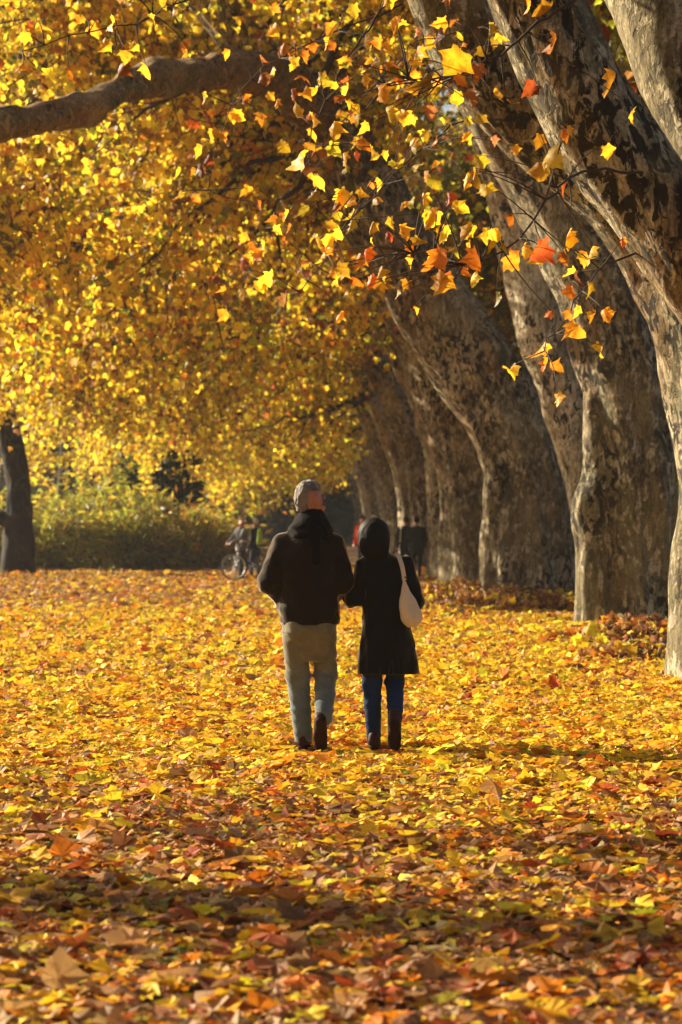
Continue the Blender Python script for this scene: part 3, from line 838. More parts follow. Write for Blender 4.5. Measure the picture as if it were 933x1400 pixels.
# second row of trees on the right, in the shade
rt = None
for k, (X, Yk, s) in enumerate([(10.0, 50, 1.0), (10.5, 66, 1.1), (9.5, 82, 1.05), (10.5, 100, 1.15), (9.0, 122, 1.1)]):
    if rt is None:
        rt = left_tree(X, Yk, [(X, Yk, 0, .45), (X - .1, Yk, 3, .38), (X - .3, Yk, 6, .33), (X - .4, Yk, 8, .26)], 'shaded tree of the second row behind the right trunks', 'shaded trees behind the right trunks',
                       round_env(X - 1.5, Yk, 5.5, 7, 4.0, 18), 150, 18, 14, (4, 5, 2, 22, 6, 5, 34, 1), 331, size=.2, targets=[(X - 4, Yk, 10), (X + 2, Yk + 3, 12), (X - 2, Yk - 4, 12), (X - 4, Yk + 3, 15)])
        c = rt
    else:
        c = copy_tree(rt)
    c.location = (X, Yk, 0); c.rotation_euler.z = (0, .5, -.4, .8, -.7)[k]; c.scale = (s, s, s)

# far-off wood closing the view
r = np.random.default_rng(77); n = 30000
x = r.uniform(-70, 60, n); y = r.uniform(215, 300, n); z = 34 * r.uniform(0, 1, n) ** 1.3 * (.75 + .25 * np.sin(x * .21) * np.sin(x * .083 + 1))
cs = np.array([(.05, .055, .03), (.10, .085, .03), (.22, .15, .03), (.035, .04, .03)])
tint = cs[r.choice(4, n, p=[.4, .25, .1, .25])] * r.uniform(.7, 1.2, (n, 1))
V, T, C_ = leaf_cloud(np.stack([x, y, z], 1), r.normal(0, 1, (n, 3)), r.normal(0, 1, (n, 3)), r.uniform(.8, 2.2, n), tint, SIMPLES, 5)
prop(mesh_obj('distant_wood', V, [T], M['green'], tint=C_), 'far wood closing the end of the avenue', None, None, 'stuff')

# ------------------------------------------------------------------ brush pile, log added for a dark hollow, seedlings at the feet of the trunks
def brush(name, label, cx, cy, rx, ry, h, ns, nl, seed):
    r = np.random.default_rng(seed); z0 = float(gh(cx, cy))
    root = empty(name, (cx, cy, z0), label, 'brush pile')
    geo = Geo()
    for _ in range(ns):
        a = r.uniform(0, 2 * np.pi); q_ = r.uniform(0, 1) ** .5
        p = np.array([math.cos(a) * rx * q_, math.sin(a) * ry * q_, h * (1 - q_ ** 2) * r.uniform(.3, 1.1)])
        d = unit(np.array([r.normal(0, 1), r.normal(0, .6), r.normal(0, .28)])); L = r.uniform(.25, .8)
        C = p + d * np.linspace(-.5, .5, 6)[:, None] * L + r.normal(0, .02, (6, 3)); C[:, 2] = np.maximum(C[:, 2], .01)
        tube(geo, C, np.linspace(.018, .006, 6) * r.uniform(.6, 1.5), 5)
    geo.build('sticks', M['limb'], root)
    a = r.uniform(0, 2 * np.pi, nl); q_ = r.uniform(0, 1, nl) ** .5
    pos = np.stack([np.cos(a) * rx * q_ * 1.15, np.sin(a) * ry * q_ * 1.15, h * (1 - q_ ** 2) * r.uniform(.6, 1.1, nl) + .02], 1)
    V, T, C_ = leaf_cloud(pos, r.normal(0, 1, (nl, 3)), r.normal(0, .7, (nl, 3)) + np.array([0, 0, .6]), .115 * r.uniform(.5, 1.2, nl), palette(nl, (7, 12, 10, 34, 1, 9, 3, 20), r), SIMPLES, seed)
    o = mesh_obj('dead_leaves', V, [T], M['litter'], root, tint=C_); o['kind'] = 'stuff'


brush('brush_pile', 'heap of sticks and dead leaves before the dark leaning trunk', 2.75, 50.5, 1.25, 1.2, .36, 90, 900, 401)
brush('brush_pile', 'low stick litter at the foot of the pale fluted trunk', 2.35, 56.5, .9, .9, .28, 60, 500, 402)
brush('brush_pile', 'brown leaf drift over the dark log added for the hollow', 3.5, 33.1, .8, .45, .2, 14, 300, 404)
brush('brush_pile', 'dark leaf heap at the foot of the twin stemmed trunk', 3.75, 37.6, .75, .6, .24, 36, 420, 403)
g_ = Geo()
p0 = at(858, 905, 33.5)
sweep(g_, np.array([(p0[0] - .1, 33.6, .02, .07), (p0[0] + .15, 33.5, .05, .12), (p0[0] + .45, 33.4, .06, .14), (p0[0] + .75, 33.3, .03, .10)]), 40, 28, lump=.3, fine=.02, seed=8)  # dark log shape standing in for the dark hollow
prop(g_.build('hollow_filler', M['bark_black']), 'dark log added for the hollow between the two nearest trunk bases', 'log')


def seedling(x, y, Y, lv, seed, label):
    r = np.random.default_rng(seed); b = at(x, y, Y); b[2] = float(gh(b[0], Y))
    root = empty('seedling', b, label, 'plant'); geo = Geo(); pos, tip, sz, nrm = [], [], [], []
    for (dx, dy, s) in lv:
        e = np.array([dx, r.normal(0, .05), dy]) * Y / F
        t = np.linspace(0, 1, 6)[:, None]; m = np.array([e[0] * .2, 0, e[2] * .8])
        tube(geo, 2 * t * (1 - t) * m + t * t * e, np.linspace(.007, .003, 6), 4)
        pos.append(e); tip.append([dx * .02 + r.normal(0, .4), -.4, r.normal(-.2, .3)]); sz.append(s * Y / F); nrm.append([r.normal(0, .3), -.7, .7])
    geo.build('stems', M['stem'], root)
    V, T, C_ = leaf_cloud(*map(np.array, (pos, tip, nrm, sz)), palette(len(pos), (8, 2, 0, 0, 6, 0, 0, 0), r), MAPLES, seed)
    mesh_obj('leaves', V, [T], M['leaf'], root, tint=C_)


seedling(800, 892, 36, [(0, 32, 26), (-12, 14, 20), (14, 14, 22), (-4, 18, 20), (20, 20, 18), (4, 6, 22)], 1, 'bright yellow seedling before the cleft trunk')
seedling(890, 900, 33, [(-22, 24, 22), (-8, 30, 22), (4, 22, 20), (14, 26, 18)], 2, 'pale seedling above the dark log added for the hollow')


# ------------------------------------------------------------------ bodies from distance fields
class Field:
    def __init__(self, lo, hi, h):
        self.h = h; self.lo = np.array(lo, float)
        self.n = np.ceil((np.array(hi) - self.lo) / h).astype(int) + 1
        self.f = np.ones(self.n, np.float32)
        self.ax = [self.lo[i] + h * np.arange(self.n[i]) for i in range(3)]

    def box(self, lo, hi):
        a = np.clip(np.floor((np.array(lo) - self.lo) / self.h).astype(int), 0, self.n - 1)
        b = np.clip(np.ceil((np.array(hi) - self.lo) / self.h).astype(int) + 1, 1, self.n)
        b = np.maximum(b, a + 1)
        sl = tuple(slice(a[i], b[i]) for i in range(3))
        return sl, np.stack(np.meshgrid(*[self.ax[i][sl[i]] for i in range(3)], indexing='ij'), -1)

    def put(self, sl, d, k, sub=False):
        a = self.f[sl]
        if sub: d = -d; a = -a
        if k <= 0: m = np.minimum(a, d)
        else:
            t = np.clip(.5 + .5 * (d - a) / k, 0, 1); m = d * (1 - t) + a * t - k * t * (1 - t)
        self.f[sl] = -m if sub else m

    def cone(self, a, b, ra, rb, k=.03, sub=False, flat=None):
        a, b = np.array(a, float), np.array(b, float); mg = max(ra, rb) + k + 3 * self.h
        sl, p = self.box(np.minimum(a, b) - mg, np.maximum(a, b) + mg)
        ba = b - a; t = np.clip(((p - a) @ ba) / max(ba @ ba, 1e-9), 0, 1)
        q = p - (a + t[..., None] * ba)
        if flat is not None:
            ax, s = flat; ax = unit(np.array(ax, float)); q = q + (q @ ax)[..., None] * ax * (s - 1)
        self.put(sl, np.linalg.norm(q, axis=-1) - (ra + (rb - ra) * t), k, sub); return self

    def ell(self, c, r, k=.02, R=None, sub=False):
        c, r = np.array(c, float), np.array(r, float); mg = r.max() + k + 3 * self.h
        sl, p = self.box(c - mg, c + mg); q = p - c
        if R is not None: q = q @ R
        k0 = np.linalg.norm(q / r, axis=-1); k1 = np.linalg.norm(q / r ** 2, axis=-1)
        self.put(sl, k0 * (k0 - 1) / np.maximum(k1, 1e-6), k, sub); return self

    def loft(self, prof, k=.03, sub=False):
        """prof rows: z, cx, cy, rx, ry from low to high."""
        pr = np.array(prof, float); mg = k + 3 * self.h
        lo = [(pr[:, 1] - pr[:, 3]).min() - mg, (pr[:, 2] - pr[:, 4]).min() - mg, pr[0, 0] - mg]
        hi = [(pr[:, 1] + pr[:, 3]).max() + mg, (pr[:, 2] + pr[:, 4]).max() + mg, pr[-1, 0] + mg]
        sl, p = self.box(lo, hi); z = p[..., 2]
        zz = np.linspace(pr[0, 0], pr[-1, 0], 60)
        def ip(c):
            v = np.interp(zz, pr[:, 0], pr[:, c]); kk = np.array([1, 2, 3, 4, 3, 2, 1.]) / 16
            v2 = np.convolve(np.pad(v, 3, mode='edge'), kk, 'valid'); return np.interp(z, zz, v2)
        cx, cy, rx, ry = ip(1), ip(2), ip(3), ip(4)
        d = (np.sqrt(((p[..., 0] - cx) / rx) ** 2 + ((p[..., 1] - cy) / ry) ** 2) - 1) * np.minimum(rx, ry)
        d = np.maximum(d, np.maximum(pr[0, 0] - z, z - pr[-1, 0]))
        self.put(sl, d, k, sub); return self

    def cut(self, n, d):
        """Keep n.p < d."""
        sl, p = self.box(self.lo, self.lo + self.h * self.n)
        self.f = np.maximum(self.f, (p @ np.array(n, float) - d).astype(np.float32)); return self

    def wrinkle(self, amp, freq, seed, stretch=(1, 1, 1), n=7):
        r = np.random.default_rng(seed); sl, p = self.box(self.lo, self.lo + self.h * self.n)
        w = np.zeros(self.f.shape); near = np.abs(self.f) < .05; q = p[near] * np.array(stretch); a = np.zeros(len(q))
        for _ in range(n):
            d = unit(r.normal(0, 1, 3)); a += np.abs(np.sin(q @ d * freq * r.uniform(.6, 1.6) + r.uniform(0, 6))) - .6
        w[near] = a / n ** .5; self.f = (self.f + amp * w).astype(np.float32); return self

    def mesh(self):
        f = self.f; s = f < 0
        c = [s[dx:s.shape[0] - 1 + dx, dy:s.shape[1] - 1 + dy, dz:s.shape[2] - 1 + dz] for dx in (0, 1) for dy in (0, 1) for dz in (0, 1)]
        cnt = np.sum(c, 0); act = np.argwhere((cnt > 0) & (cnt < 8))
        idx = -np.ones(np.array(s.shape) - 1, np.int64); idx[tuple(act.T)] = np.arange(len(act))
        acc = np.zeros((len(act), 3)); num = np.zeros(len(act))
        cor = [np.array((dx, dy, dz)) for dx in (0, 1) for dy in (0, 1) for dz in (0, 1)]
        for a in cor:
            for ax in range(3):
                if a[ax]: continue
                b = a.copy(); b[ax] = 1
                fa = f[tuple((act + a).T)]; fb = f[tuple((act + b).T)]
                m = (fa < 0) != (fb < 0); t = np.zeros(len(act)); t[m] = fa[m] / (fa[m] - fb[m])
                acc[m] += (a + t[:, None] * (b - a))[m]; num += m
        V = self.lo + self.h * (act + acc / num[:, None])
        Q = []
        for ax in range(3):
            u, v = (ax + 1) % 3, (ax + 2) % 3
            A = np.moveaxis(s, [ax, u, v], [0, 1, 2])
            e = np.argwhere(A[:-1, 1:-1, 1:-1] != A[1:, 1:-1, 1:-1]); flip = A[e[:, 0], e[:, 1] + 1, e[:, 2] + 1]
            I = np.moveaxis(idx, [ax, u, v], [0, 1, 2]); i_, j_, k_ = e[:, 0], e[:, 1] + 1, e[:, 2] + 1
            q = np.stack([I[i_, j_ - 1, k_ - 1], I[i_, j_, k_ - 1], I[i_, j_, k_], I[i_, j_ - 1, k_]], 1)
            q[~flip] = q[~flip][:, ::-1]; Q.append(q)
        return V, np.concatenate(Q)


def part(name, fld, mat, root, tint=None, smooth=True):
    V, Q = fld.mesh()
    # one relaxing pass takes the voxel steps out
    for _ in range(2):
        acc = np.zeros_like(V); num = np.zeros(len(V))
        for a, b in ((0, 1), (1, 2), (2, 3), (3, 0)):
            np.add.at(acc, Q[:, a], V[Q[:, b]]); np.add.at(num, Q[:, a], 1)
            np.add.at(acc, Q[:, b], V[Q[:, a]]); np.add.at(num, Q[:, b], 1)
        V = V * .5 + .5 * acc / np.maximum(num, 1)[:, None]
    tc = tint(V[Q].mean(1)) if tint else None
    return mesh_obj(name, V, [Q], mat, root, tint=tc, smooth=smooth)


def rotz(a):
    c, s = math.cos(a), math.sin(a); return np.array([[c, -s, 0], [s, c, 0], [0, 0, 1]])


def skin_mat():
    t = NT('skin'); a = t.n('ShaderNodeAttribute', attribute_name='tint')
    f = t.noise(t.coords(), 40, 4); c = t.mix(1, a.outputs['Color'], t.ramp(f, [(.3, (.85, .8, .8)), (.7, (1.08, 1.05, 1.05))]), 'MULTIPLY')
    p = t.bsdf(c, .5, t.bump(f, .15, .002), .4); p.inputs['Subsurface Weight'].default_value = .12; p.inputs['Subsurface Radius'].default_value = (.01, .004, .002)
    return t.m


M['skin'] = skin_mat()


def head(f, c, R, s=1.0, k=.018):
    """Skull, jaw, nose, ears, lips and brow; R turns the local frame (x right, y to the face, z up)."""
    w = lambda *p: c + s * (R @ np.array(p))
    f.ell(w(0, -.012, .022), np.array((.076, .098, .096)) * s, k, R)
    f.cone(w(0, .020, -.03), w(0, .052, -.080), .062 * s, .034 * s, .035)
    f.cone(w(.03, .06, -.02), w(-.03, .06, -.02), .038 * s, .038 * s, .025)
    f.cone(w(0, .080, .020), w(0, .112, -.026), .013 * s, .018 * s, .014)
    f.cone(w(0, .062, -.05), w(0, .060, -.035), .040 * s, .042 * s, .02)
    f.cone(w(.014, .096, -.028), w(-.014, .096, -.028), .011 * s, .011 * s, .008)
    f.cone(w(.045, .072, .032), w(-.045, .072, .032), .018 * s, .018 * s, .012)
    f.cone(w(.02, .086, -.058), w(-.02, .086, -.058), .010 * s, .010 * s, .006)
    f.cone(w(.016, .084, -.071), w(-.016, .084, -.071), .011 * s, .011 * s, .006)
    for q in (1, -1):
        f.ell(w(q * .031, .090, .008), np.array((.017, .012, .011)) * s, .006, R, sub=True)
        f.ell(w(q * .031, .082, .008), np.array((.013, .013, .012)) * s, .002, R)
        f.ell(w(q * .082, -.006, -.006), np.array((.016, .028, .042)) * s, .006, R)


def face_tint(c, R, skin, s=1.0, red=0.):
    sk = np.array(skin)
    def fn(p):
        l = ((p - c) @ R) / s
        t = np.repeat(sk[None], len(p), 0)
        ch = np.exp(-((np.abs(l[:, 0]) - .05) ** 2 / .0012 + (l[:, 2] + .03) ** 2 / .0014)) * (l[:, 1] > 0)
        t = t * (1 - ch[:, None] * np.array((0, .3, .3)))
        lip = (l[:, 1] > .078) & (np.abs(l[:, 2] + .064) < .010) & (np.abs(l[:, 0]) < .026)
        t[lip] = sk * np.array((.8, .45, .45))
        for q in (1, -1):
            e = np.linalg.norm(l - np.array((q * .031, .09, .008)), axis=1)
            t[e < .013] = (.30, .24, .2); t[e < .0065] = (.05, .035, .02)
        return t
    return fn


def hand(f, w, d, up, L=.18, k=.006, curl=.5):
    """Palm, four bent fingers and a thumb from wrist w along d; up is the back of the hand."""
    d = unit(np.array(d, float)); up = np.array(up, float); up = unit(up - d * (up @ d)); sd = np.cross(d, up)
    f.cone(w, w + d * L * .42, .028, .036, .015, flat=(up, 1.7))
    for q, (ln, of) in enumerate(((.40, .030), (.47, .010), (.44, -.010), (.35, -.029))):
        b = w + d * L * .45 + sd * of; m = b + (d * (1 - curl * .3) - up * curl * .5) * L * ln * .5; e = m + unit(d * (1 - curl) - up * curl) * L * ln * .55
        f.cone(b - d * .02, m, .0095, .0088, k); f.cone(m, e, .0088, .0075, k)
    b = w + d * L * .15 + sd * .03; m = b + (d * .6 + sd * .7) * L * .2; f.cone(b, m, .012, .010, k); f.cone(m, m + unit(d - up * .4) * L * .2, .010, .0085, k)


# ---- the man
mroot = empty('person', (-.222, D, .015), 'man in dark jacket and faded jeans, head turned right, arm in arm', 'person')
hc = np.array((.022, -.005, 1.692)); HR = rotz(-1.0)
ARM_L = [(-.185, 0, 1.375), (-.270, -.05, 1.13), (-.165, .10, 1.0)]
ARM_R = [(.190, 0, 1.375), (.240, -.035, 1.13), (.17, .17, 1.03)]
f = Field((-.42, -.42, -.02), (.42, .42, 1.86), .0075)
head(f, hc, HR)
f.cone(hc + (0, -.012, -.06), (0, -.01, 1.46), .056, .062, .03)
f.loft([(.86, .005, 0, .15, .1), (1.05, 0, 0, .135, .095), (1.3, 0, 0, .165, .105), (1.43, 0, 0, .14, .085), (1.49, 0, 0, .06, .06)], .04)
for a in (ARM_L, ARM_R):
    f.cone(a[0], a[1], .05, .042, .03); f.cone(a[1], a[2], .042, .028, .02)
hand(f, np.array(ARM_L[2]), (.3, .5, -.9), (-1, .2, 0)); hand(f, np.array(ARM_R[2]), (-.6, .8, -.1), (.3, .3, .9))
LEG_L = [(-.095, .01, .90), (-.085, .03, .50), (-.032, .0, .09)]
LEG_R = [(.105, .01, .90), (.125, .06, .50), (.105, -.19, .22)]
for a in (LEG_L, LEG_R):
    f.cone(a[0], a[1], .075, .05, .05); f.cone(a[1], a[2], .05, .036, .02)
part('body', f, M['skin'], mroot, face_tint(hc, HR, (.36, .16, .105)))
# hair
f = Field(hc - .16, hc + .16, .006)
f.ell(hc + HR @ np.array((0, -.018, .028)), (.086, .106, .102), .01, HR)
f.cone(hc + HR @ np.array((0, -.07, -.03)), hc + HR @ np.array((0, -.065, -.07)), .05, .045, .03)
f.cut(HR @ np.array((0, 1, -.45)), float((HR @ np.array((0, 1, -.45))) @ hc) + .002)
f.cut(HR @ np.array((0, 0, -1.)), float(-hc[2] + .085))
for q in (1, -1):
    f.ell(hc + HR @ np.array((q * .066, .030, .022)), (.016, .026, .036), .012, HR)
    f.ell(hc + HR @ np.array((q * .090, .002, -.012)), (.020, .028, .040), .004, HR, sub=True)
f.wrinkle(.009, 130, 3, (1, 1, .5))
M['hair'] = hair_mat('grey_hair', (.075, .062, .055), (.19, .17, .15))
part('hair', f, M['hair'], mroot)
# jacket
f = Field((-.42, -.28, .82), (.42, .34, 1.62), .008)
f.loft([(.862, .012, 0, .200, .150), (.95, .012, 0, .212, .158), (1.10, .006, 0, .205, .155), (1.26, 0, 0, .212, .155), (1.36, 0, -.005, .195, .142), (1.44, 0, -.005, .15, .115), (1.53, .005, 0, .09, .085), (1.56, .005, 0, .075, .075)], .03)
f.cone((-.15, -.005, 1.385), (0, -.005, 1.45), .07, .08, .05).cone((.155, -.005, 1.385), (0, -.005, 1.45), .07, .08, .05)
for a in (ARM_L, ARM_R):
    f.cone(a[0], a[1], .074, .068, .045); f.cone(a[1], a[2], .068, .056, .03)
f.wrinkle(.013, 22, 4, (1, 1, 1.3)); f.wrinkle(.003, 70, 5)
f.cut((0, 0, -1), -.866)
M['jacket'] = cloth_mat('jacket_cloth', (.013, .0095, .008), .35, 90, .85, .3, .8)
jk = part('jacket', f, M['jacket'], mroot)
f = Field((-.28, -.22, .83), (.3, .22, .93), .008)
f.loft([(.842, .012, 0, .192, .142), (.862, .012, 0, .204, .154), (.895, .012, 0, .207, .157), (.91, .012, 0, .2, .15)], .0)
f.wrinkle(.003, 60, 9)
part('waistband', f, M['jacket'], mroot)
# scarf / collar
f = Field((-.25, -.26, 1.2), (.28, .22, 1.68), .008)
f.loft([(1.415, .012, -.01, .135, .125), (1.455, .015, -.015, .155, .145), (1.50, .015, -.015, .15, .14), (1.555, .02, -.012, .112, .115), (1.61, .022, -.005, .078, .085), (1.63, .022, 0, .06, .07)], .02)
f.cone((.045, -.145, 1.46), (.055, -.172, 1.27), .042, .030, .05, flat=((0, 1, .15), 2.0))
f.wrinkle(.010, 34, 6, (1, 1, 1.6)); f.wrinkle(.005, 110, 7)
M['scarf'] = cloth_mat('black_scarf', (.004, .0035, .004), .4, 140, .95, .5, .12)
part('scarf', f, M['scarf'], mroot)
# jeans
f = Field((-.32, -.36, .0), (.34, .24, .96), .0075)
f.loft([(.60, .015, 0, .10, .07), (.66, .012, 0, .13, .09), (.72, .01, 0, .155, .105), (.80, .01, -.005, .18, .128), (.9, .01, 0, .175, .125), (.94, .01, 0, .17, .12)], .03)
f.ell((-.07, -.06, .82), (.085, .085, .10), .03); f.ell((.085, -.06, .82), (.085, .085, .10), .03)
f.cone((-.086, .0, .80), (-.070, .025, .5), .094, .080, .02); f.cone((-.070, .025, .5), (-.032, -.005, .07), .080, .062, .03)
f.cone((.100, .0, .80), (.118, .055, .5), .092, .078, .02); f.cone((.118, .055, .5), (.108, -.185, .235), .078, .062, .03)
f.cut((0, 0, -1), -.052)
f.wrinkle(.0075, 34, 8, (.6, .6, 1.6)); f.wrinkle(.0025, 90, 18)


def jean_mat(name, c1, c2):
    t = NT(name); v = t.coords(); sx = t.n('ShaderNodeSeparateXYZ'); t.l(v, sx.inputs[0])
    z = t.ramp(sx.outputs[2], [(.34, c2), (.60, c1)])
    f = t.noise(v, 11, 5, .65, .5); f2 = t.noise(v, 160, 3, .7)
    c = t.mix(1, z, t.ramp(f, [(.3, (.7, .7, .7)), (.7, (1.25, 1.25, 1.25))]), 'MULTIPLY'); c = t.mix(1, c, t.ramp(f2, [(.3, (.85, .85, .85)), (.7, (1.1, 1.1, 1.1))]), 'MULTIPLY')
    p = t.bsdf(c, .9, t.bump(f2, .3, .003), .2); p.inputs['Sheen Weight'].default_value = .9; p.inputs['Sheen Roughness'].default_value = .3; return t.m


M['jeans'] = jean_mat('faded_jeans', (.145, .13, .085), (.105, .135, .15))
M['shoe'] = cloth_mat('shoe_leather', (.035, .014, .011), .3, 40, .55, .2)
M['sole'] = cloth_mat('shoe_sole', (.022, .010, .009), .3, 60, .8, .6)
jn = part('jeans', f, M['jeans'], mroot)


def shoe(root, heel, toe, n, w=.042, name='shoe', shaft=None):
    """heel and toe are points on the sole's line, n the direction from the sole to the ankle."""
    heel, toe, n = map(lambda v: np.array(v, float), (heel, toe, n)); n = unit(n); d = unit(toe - heel); n = unit(n - d * (n @ d)); sd = np.cross(d, n)
    lo = np.minimum(heel, toe) - .16; hi = np.maximum(heel, toe) + .18
    f = Field(lo, hi, .006)
    f.cone(heel + n * .035, toe + n * .028, .036, .040, .01, flat=(sd, .88)); f.cone(heel + n * .075 - d * .0, heel + n * .04 + d * .12, .036, .03, .03)
    if shaft is not None: f.cone(heel + n * .07 + d * .03, shaft, .040, .044, .03)
    f.cut(-n, float(-n @ (heel + n * .012))); f.wrinkle(.002, 60, 5)
    o = part(name, f, M['shoe'], root)
    g = Field(lo, hi, .005)
    L = np.linalg.norm(toe - heel)
    g.cone(heel + n * .004, heel + d * .06 + n * .004, .038, .037, .01, flat=(n, 3.5)); g.cone(heel + d * .05 + n * .004, heel + d * L * .62 + n * .004, .031, .046, .01, flat=(n, 4.2)); g.cone(heel + d * L * .62 + n * .004, toe + n * .004, .046, .036, .01, flat=(n, 4.2))
    g.cone(heel - n * .008, heel + d * .045 - n * .008, .034, .033, .005, flat=(n, 3))
    g.wrinkle(.002, 160, 4)
    part('sole', g, M['sole'], o)


gz = float(gh(-.222, D))
shoe(mroot, (-.035, -.03, .016), (-.02, .17, .012), (0, 0, 1))
shoe(mroot, (.085, -.262, .205), (.085, -.165, .03), (0, .88, .48))

# ---- the woman
wroot = empty('person', (.312, D, .015), 'woman in long black coat and blue trousers, shoulder bag at her right side', 'person')
wc = np.array((-.092, .0, 1.44)); WR = rotz(.12)
WA_L = [(-.15, 0, 1.235), (-.225, .0, 1.02), (-.27, .16, 1.03)]
WA_R = [(.125, 0, 1.245), (.190, -.02, 1.0), (.150, .15, .95)]
f = Field((-.44, -.36, -.02), (.36, .42, 1.62), .0075)
head(f, wc, WR, .93)
f.cone(wc + (0, -.01, -.05), (-.05, -.01, 1.25), .046, .05, .03)
f.loft([(.75, 0, 0, .14, .10), (.95, -.01, 0, .11, .08), (1.1, -.02, 0, .125, .09), (1.22, -.03, 0, .115, .075), (1.29, -.045, 0, .05, .05)], .04)
for a in (WA_L, WA_R):
    f.cone(a[0], a[1], .04, .034, .03); f.cone(a[1], a[2], .034, .022, .02)
hand(f, np.array(WA_L[2]), (-.7, .5, .2), (0, .3, .9), .165); hand(f, np.array(WA_R[2]), (.0, .4, -.9), (1, 0, 0), .165)
for a in ([(-.085, .01, .80), (-.10, .025, .45), (-.088, 0, .08)], [(.065, .01, .80), (.05, .07, .45), (.05, -.17, .2)]):
    f.cone(a[0], a[1], .07, .043, .05); f.cone(a[1], a[2], .043, .03, .02)
part('body', f, M['skin'], wroot, face_tint(wc, WR, (.52, .26, .18), .93))
f = Field(wc - .24, wc + .2, .0065)
f.ell(wc + WR @ np.array((0, -.018, .012)), (.108, .122, .116), .02, WR)
f.cone(wc + WR @ np.array((-.03, -.05, -.07)), wc + WR @ np.array((.03, -.05, -.07)), .072, .072, .04)
f.cone(wc + (0, -.05, -.08), wc + (.02, -.045, -.13), .07, .065, .04)
f.ell(wc + WR @ np.array((0, .12, -.03)), (.068, .085, .09), .02, WR, sub=True)
f.wrinkle(.005, 70, 3, (1, 1, .5))
M['black_hair'] = cloth_mat('black_hair', (.004, .0035, .0035), .4, 150, .6, .4)
part('hair', f, M['black_hair'], wroot)
f = Field((-.42, -.30, .46), (.36, .36, 1.42), .008)
f.loft([(.49, .008, 0, .218, .165), (.56, .006, 0, .210, .16), (.70, .0, 0, .186, .148), (.85, -.005, 0, .165, .132), (.97, -.01, 0, .150, .118), (1.1, -.02, 0, .158, .12), (1.2, -.03, -.003, .162, .112), (1.27, -.045, -.003, .12, .095), (1.32, -.07, 0, .08, .08), (1.36, -.08, 0, .07, .07)], .03)
f.cone((-.135, 0, 1.235), (.105, 0, 1.245), .062, .062, .04)
for a in (WA_L, WA_R):
    f.cone(a[0], a[1], .064, .058, .03); f.cone(a[1], a[2], .058, .048, .025)
f.wrinkle(.011, 26, 14, (1.3, 1.3, .5)); f.wrinkle(.0025, 80, 15)
f.cut((0, 0, -1), -.512)
f.cone((.03, -.20, .66), (.022, -.20, .48), .006, .026, .01, sub=True, flat=((0, 1, 0), .2))
M['coat'] = cloth_mat('black_coat', (.007, .007, .008), .4, 100, .8, .3, .5)
part('coat', f, M['coat'], wroot)
f = Field((-.24, -.30, .0), (.2, .2, .86), .0075)
f.cone((-.085, .005, .80), (-.102, .02, .45), .085, .066, .03); f.cone((-.102, .02, .45), (-.09, -.0, .06), .066, .047, .02)
f.cone((.065, .005, .80), (.052, .065, .45), .085, .064, .03); f.cone((.052, .065, .45), (.052, -.165, .22), .064, .050, .02)
f.wrinkle(.006, 40, 24, (.7, .7, 1.5)); f.cut((0, 0, -1), -.04)
M['trousers'] = cloth_mat('dark_denim', (.012, .026, .075), .45, 60, .9, .3)
part('trousers', f, M['trousers'], wroot)
shoe(wroot, (-.09, -.03, .018), (-.085, .15, .012), (0, 0, 1), name='boot')
shoe(wroot, (.046, -.235, .188), (.046, -.15, .026), (0, .88, .48), name='boot', shaft=(.05, -.15, .25))

# ---- the bag
bc = np.array((.312, D, 0.))
M['bag'] = cloth_mat('cream_canvas', (.56, .46, .34), .16, 110, .85, .4)
f = Field((.0, -.30, .80), (.30, .0, 1.2), .0065)
f.loft([(.846, .168, -.165, .028, .035), (.865, .164, -.165, .052, .05), (.90, .158, -.165, .070, .062), (.96, .148, -.163, .072, .060), (1.03, .134, -.16, .056, .046), (1.09, .122, -.157, .032, .03), (1.14, .114, -.154, .017, .018), (1.165, .113, -.153, .013, .014)], .0)
f.wrinkle(.009, 42, 33, (1.2, 1.2, .6)); f.wrinkle(.002, 120, 34)
bag = part('shoulder_bag', f, M['bag'], None); bag.location = bc
prop(bag, 'cream canvas bag hanging from the shoulder of the woman in the black coat', 'bag')
g_ = Geo()
sp_ = np.array([(.113, -.153, 1.16), (.108, -.155, 1.2), (.096, -.146, 1.26), (.078, -.112, 1.315), (.068, -.04, 1.338), (.072, .05, 1.325), (.10, .105, 1.25), (.13, .11, 1.18)])
C, _ = catmull(np.column_stack([sp_, np.full(len(sp_), .01)]), 40)
T_, N_, B_ = frames(C[:, :3])
side_ = unit(np.cross(T_, unit(C[:, :3] - np.array((.0, 0, 1.1)))))
nrm_ = np.cross(side_, T_); hw, ht = .016, .004
ring = np.stack([C[:, :3] + side_ * hw + nrm_ * ht, C[:, :3] - side_ * hw + nrm_ * ht, C[:, :3] - side_ * hw - nrm_ * ht, C[:, :3] + side_ * hw - nrm_ * ht], 1)
i_ = np.arange(39)[:, None]; j_ = np.arange(4)[None]
g_.add(ring.reshape(-1, 3), quads=np.stack([i_ * 4 + j_, i_ * 4 + (j_ + 1) % 4, (i_ + 1) * 4 + (j_ + 1) % 4, (i_ + 1) * 4 + j_], -1).reshape(-1, 4))
g_.build('strap', M['bag'], bag, smooth=False)
g_ = Geo(); th = np.linspace(0, 2 * np.pi, 17)
tube(g_, np.stack([.113 + .016 * np.cos(th), np.full(17, -.156), 1.168 + .016 * np.sin(th)], 1), .004, 6)
g_.build('ring', flat_mat('dark_metal', (.03, .025, .02), .4, .8), bag)


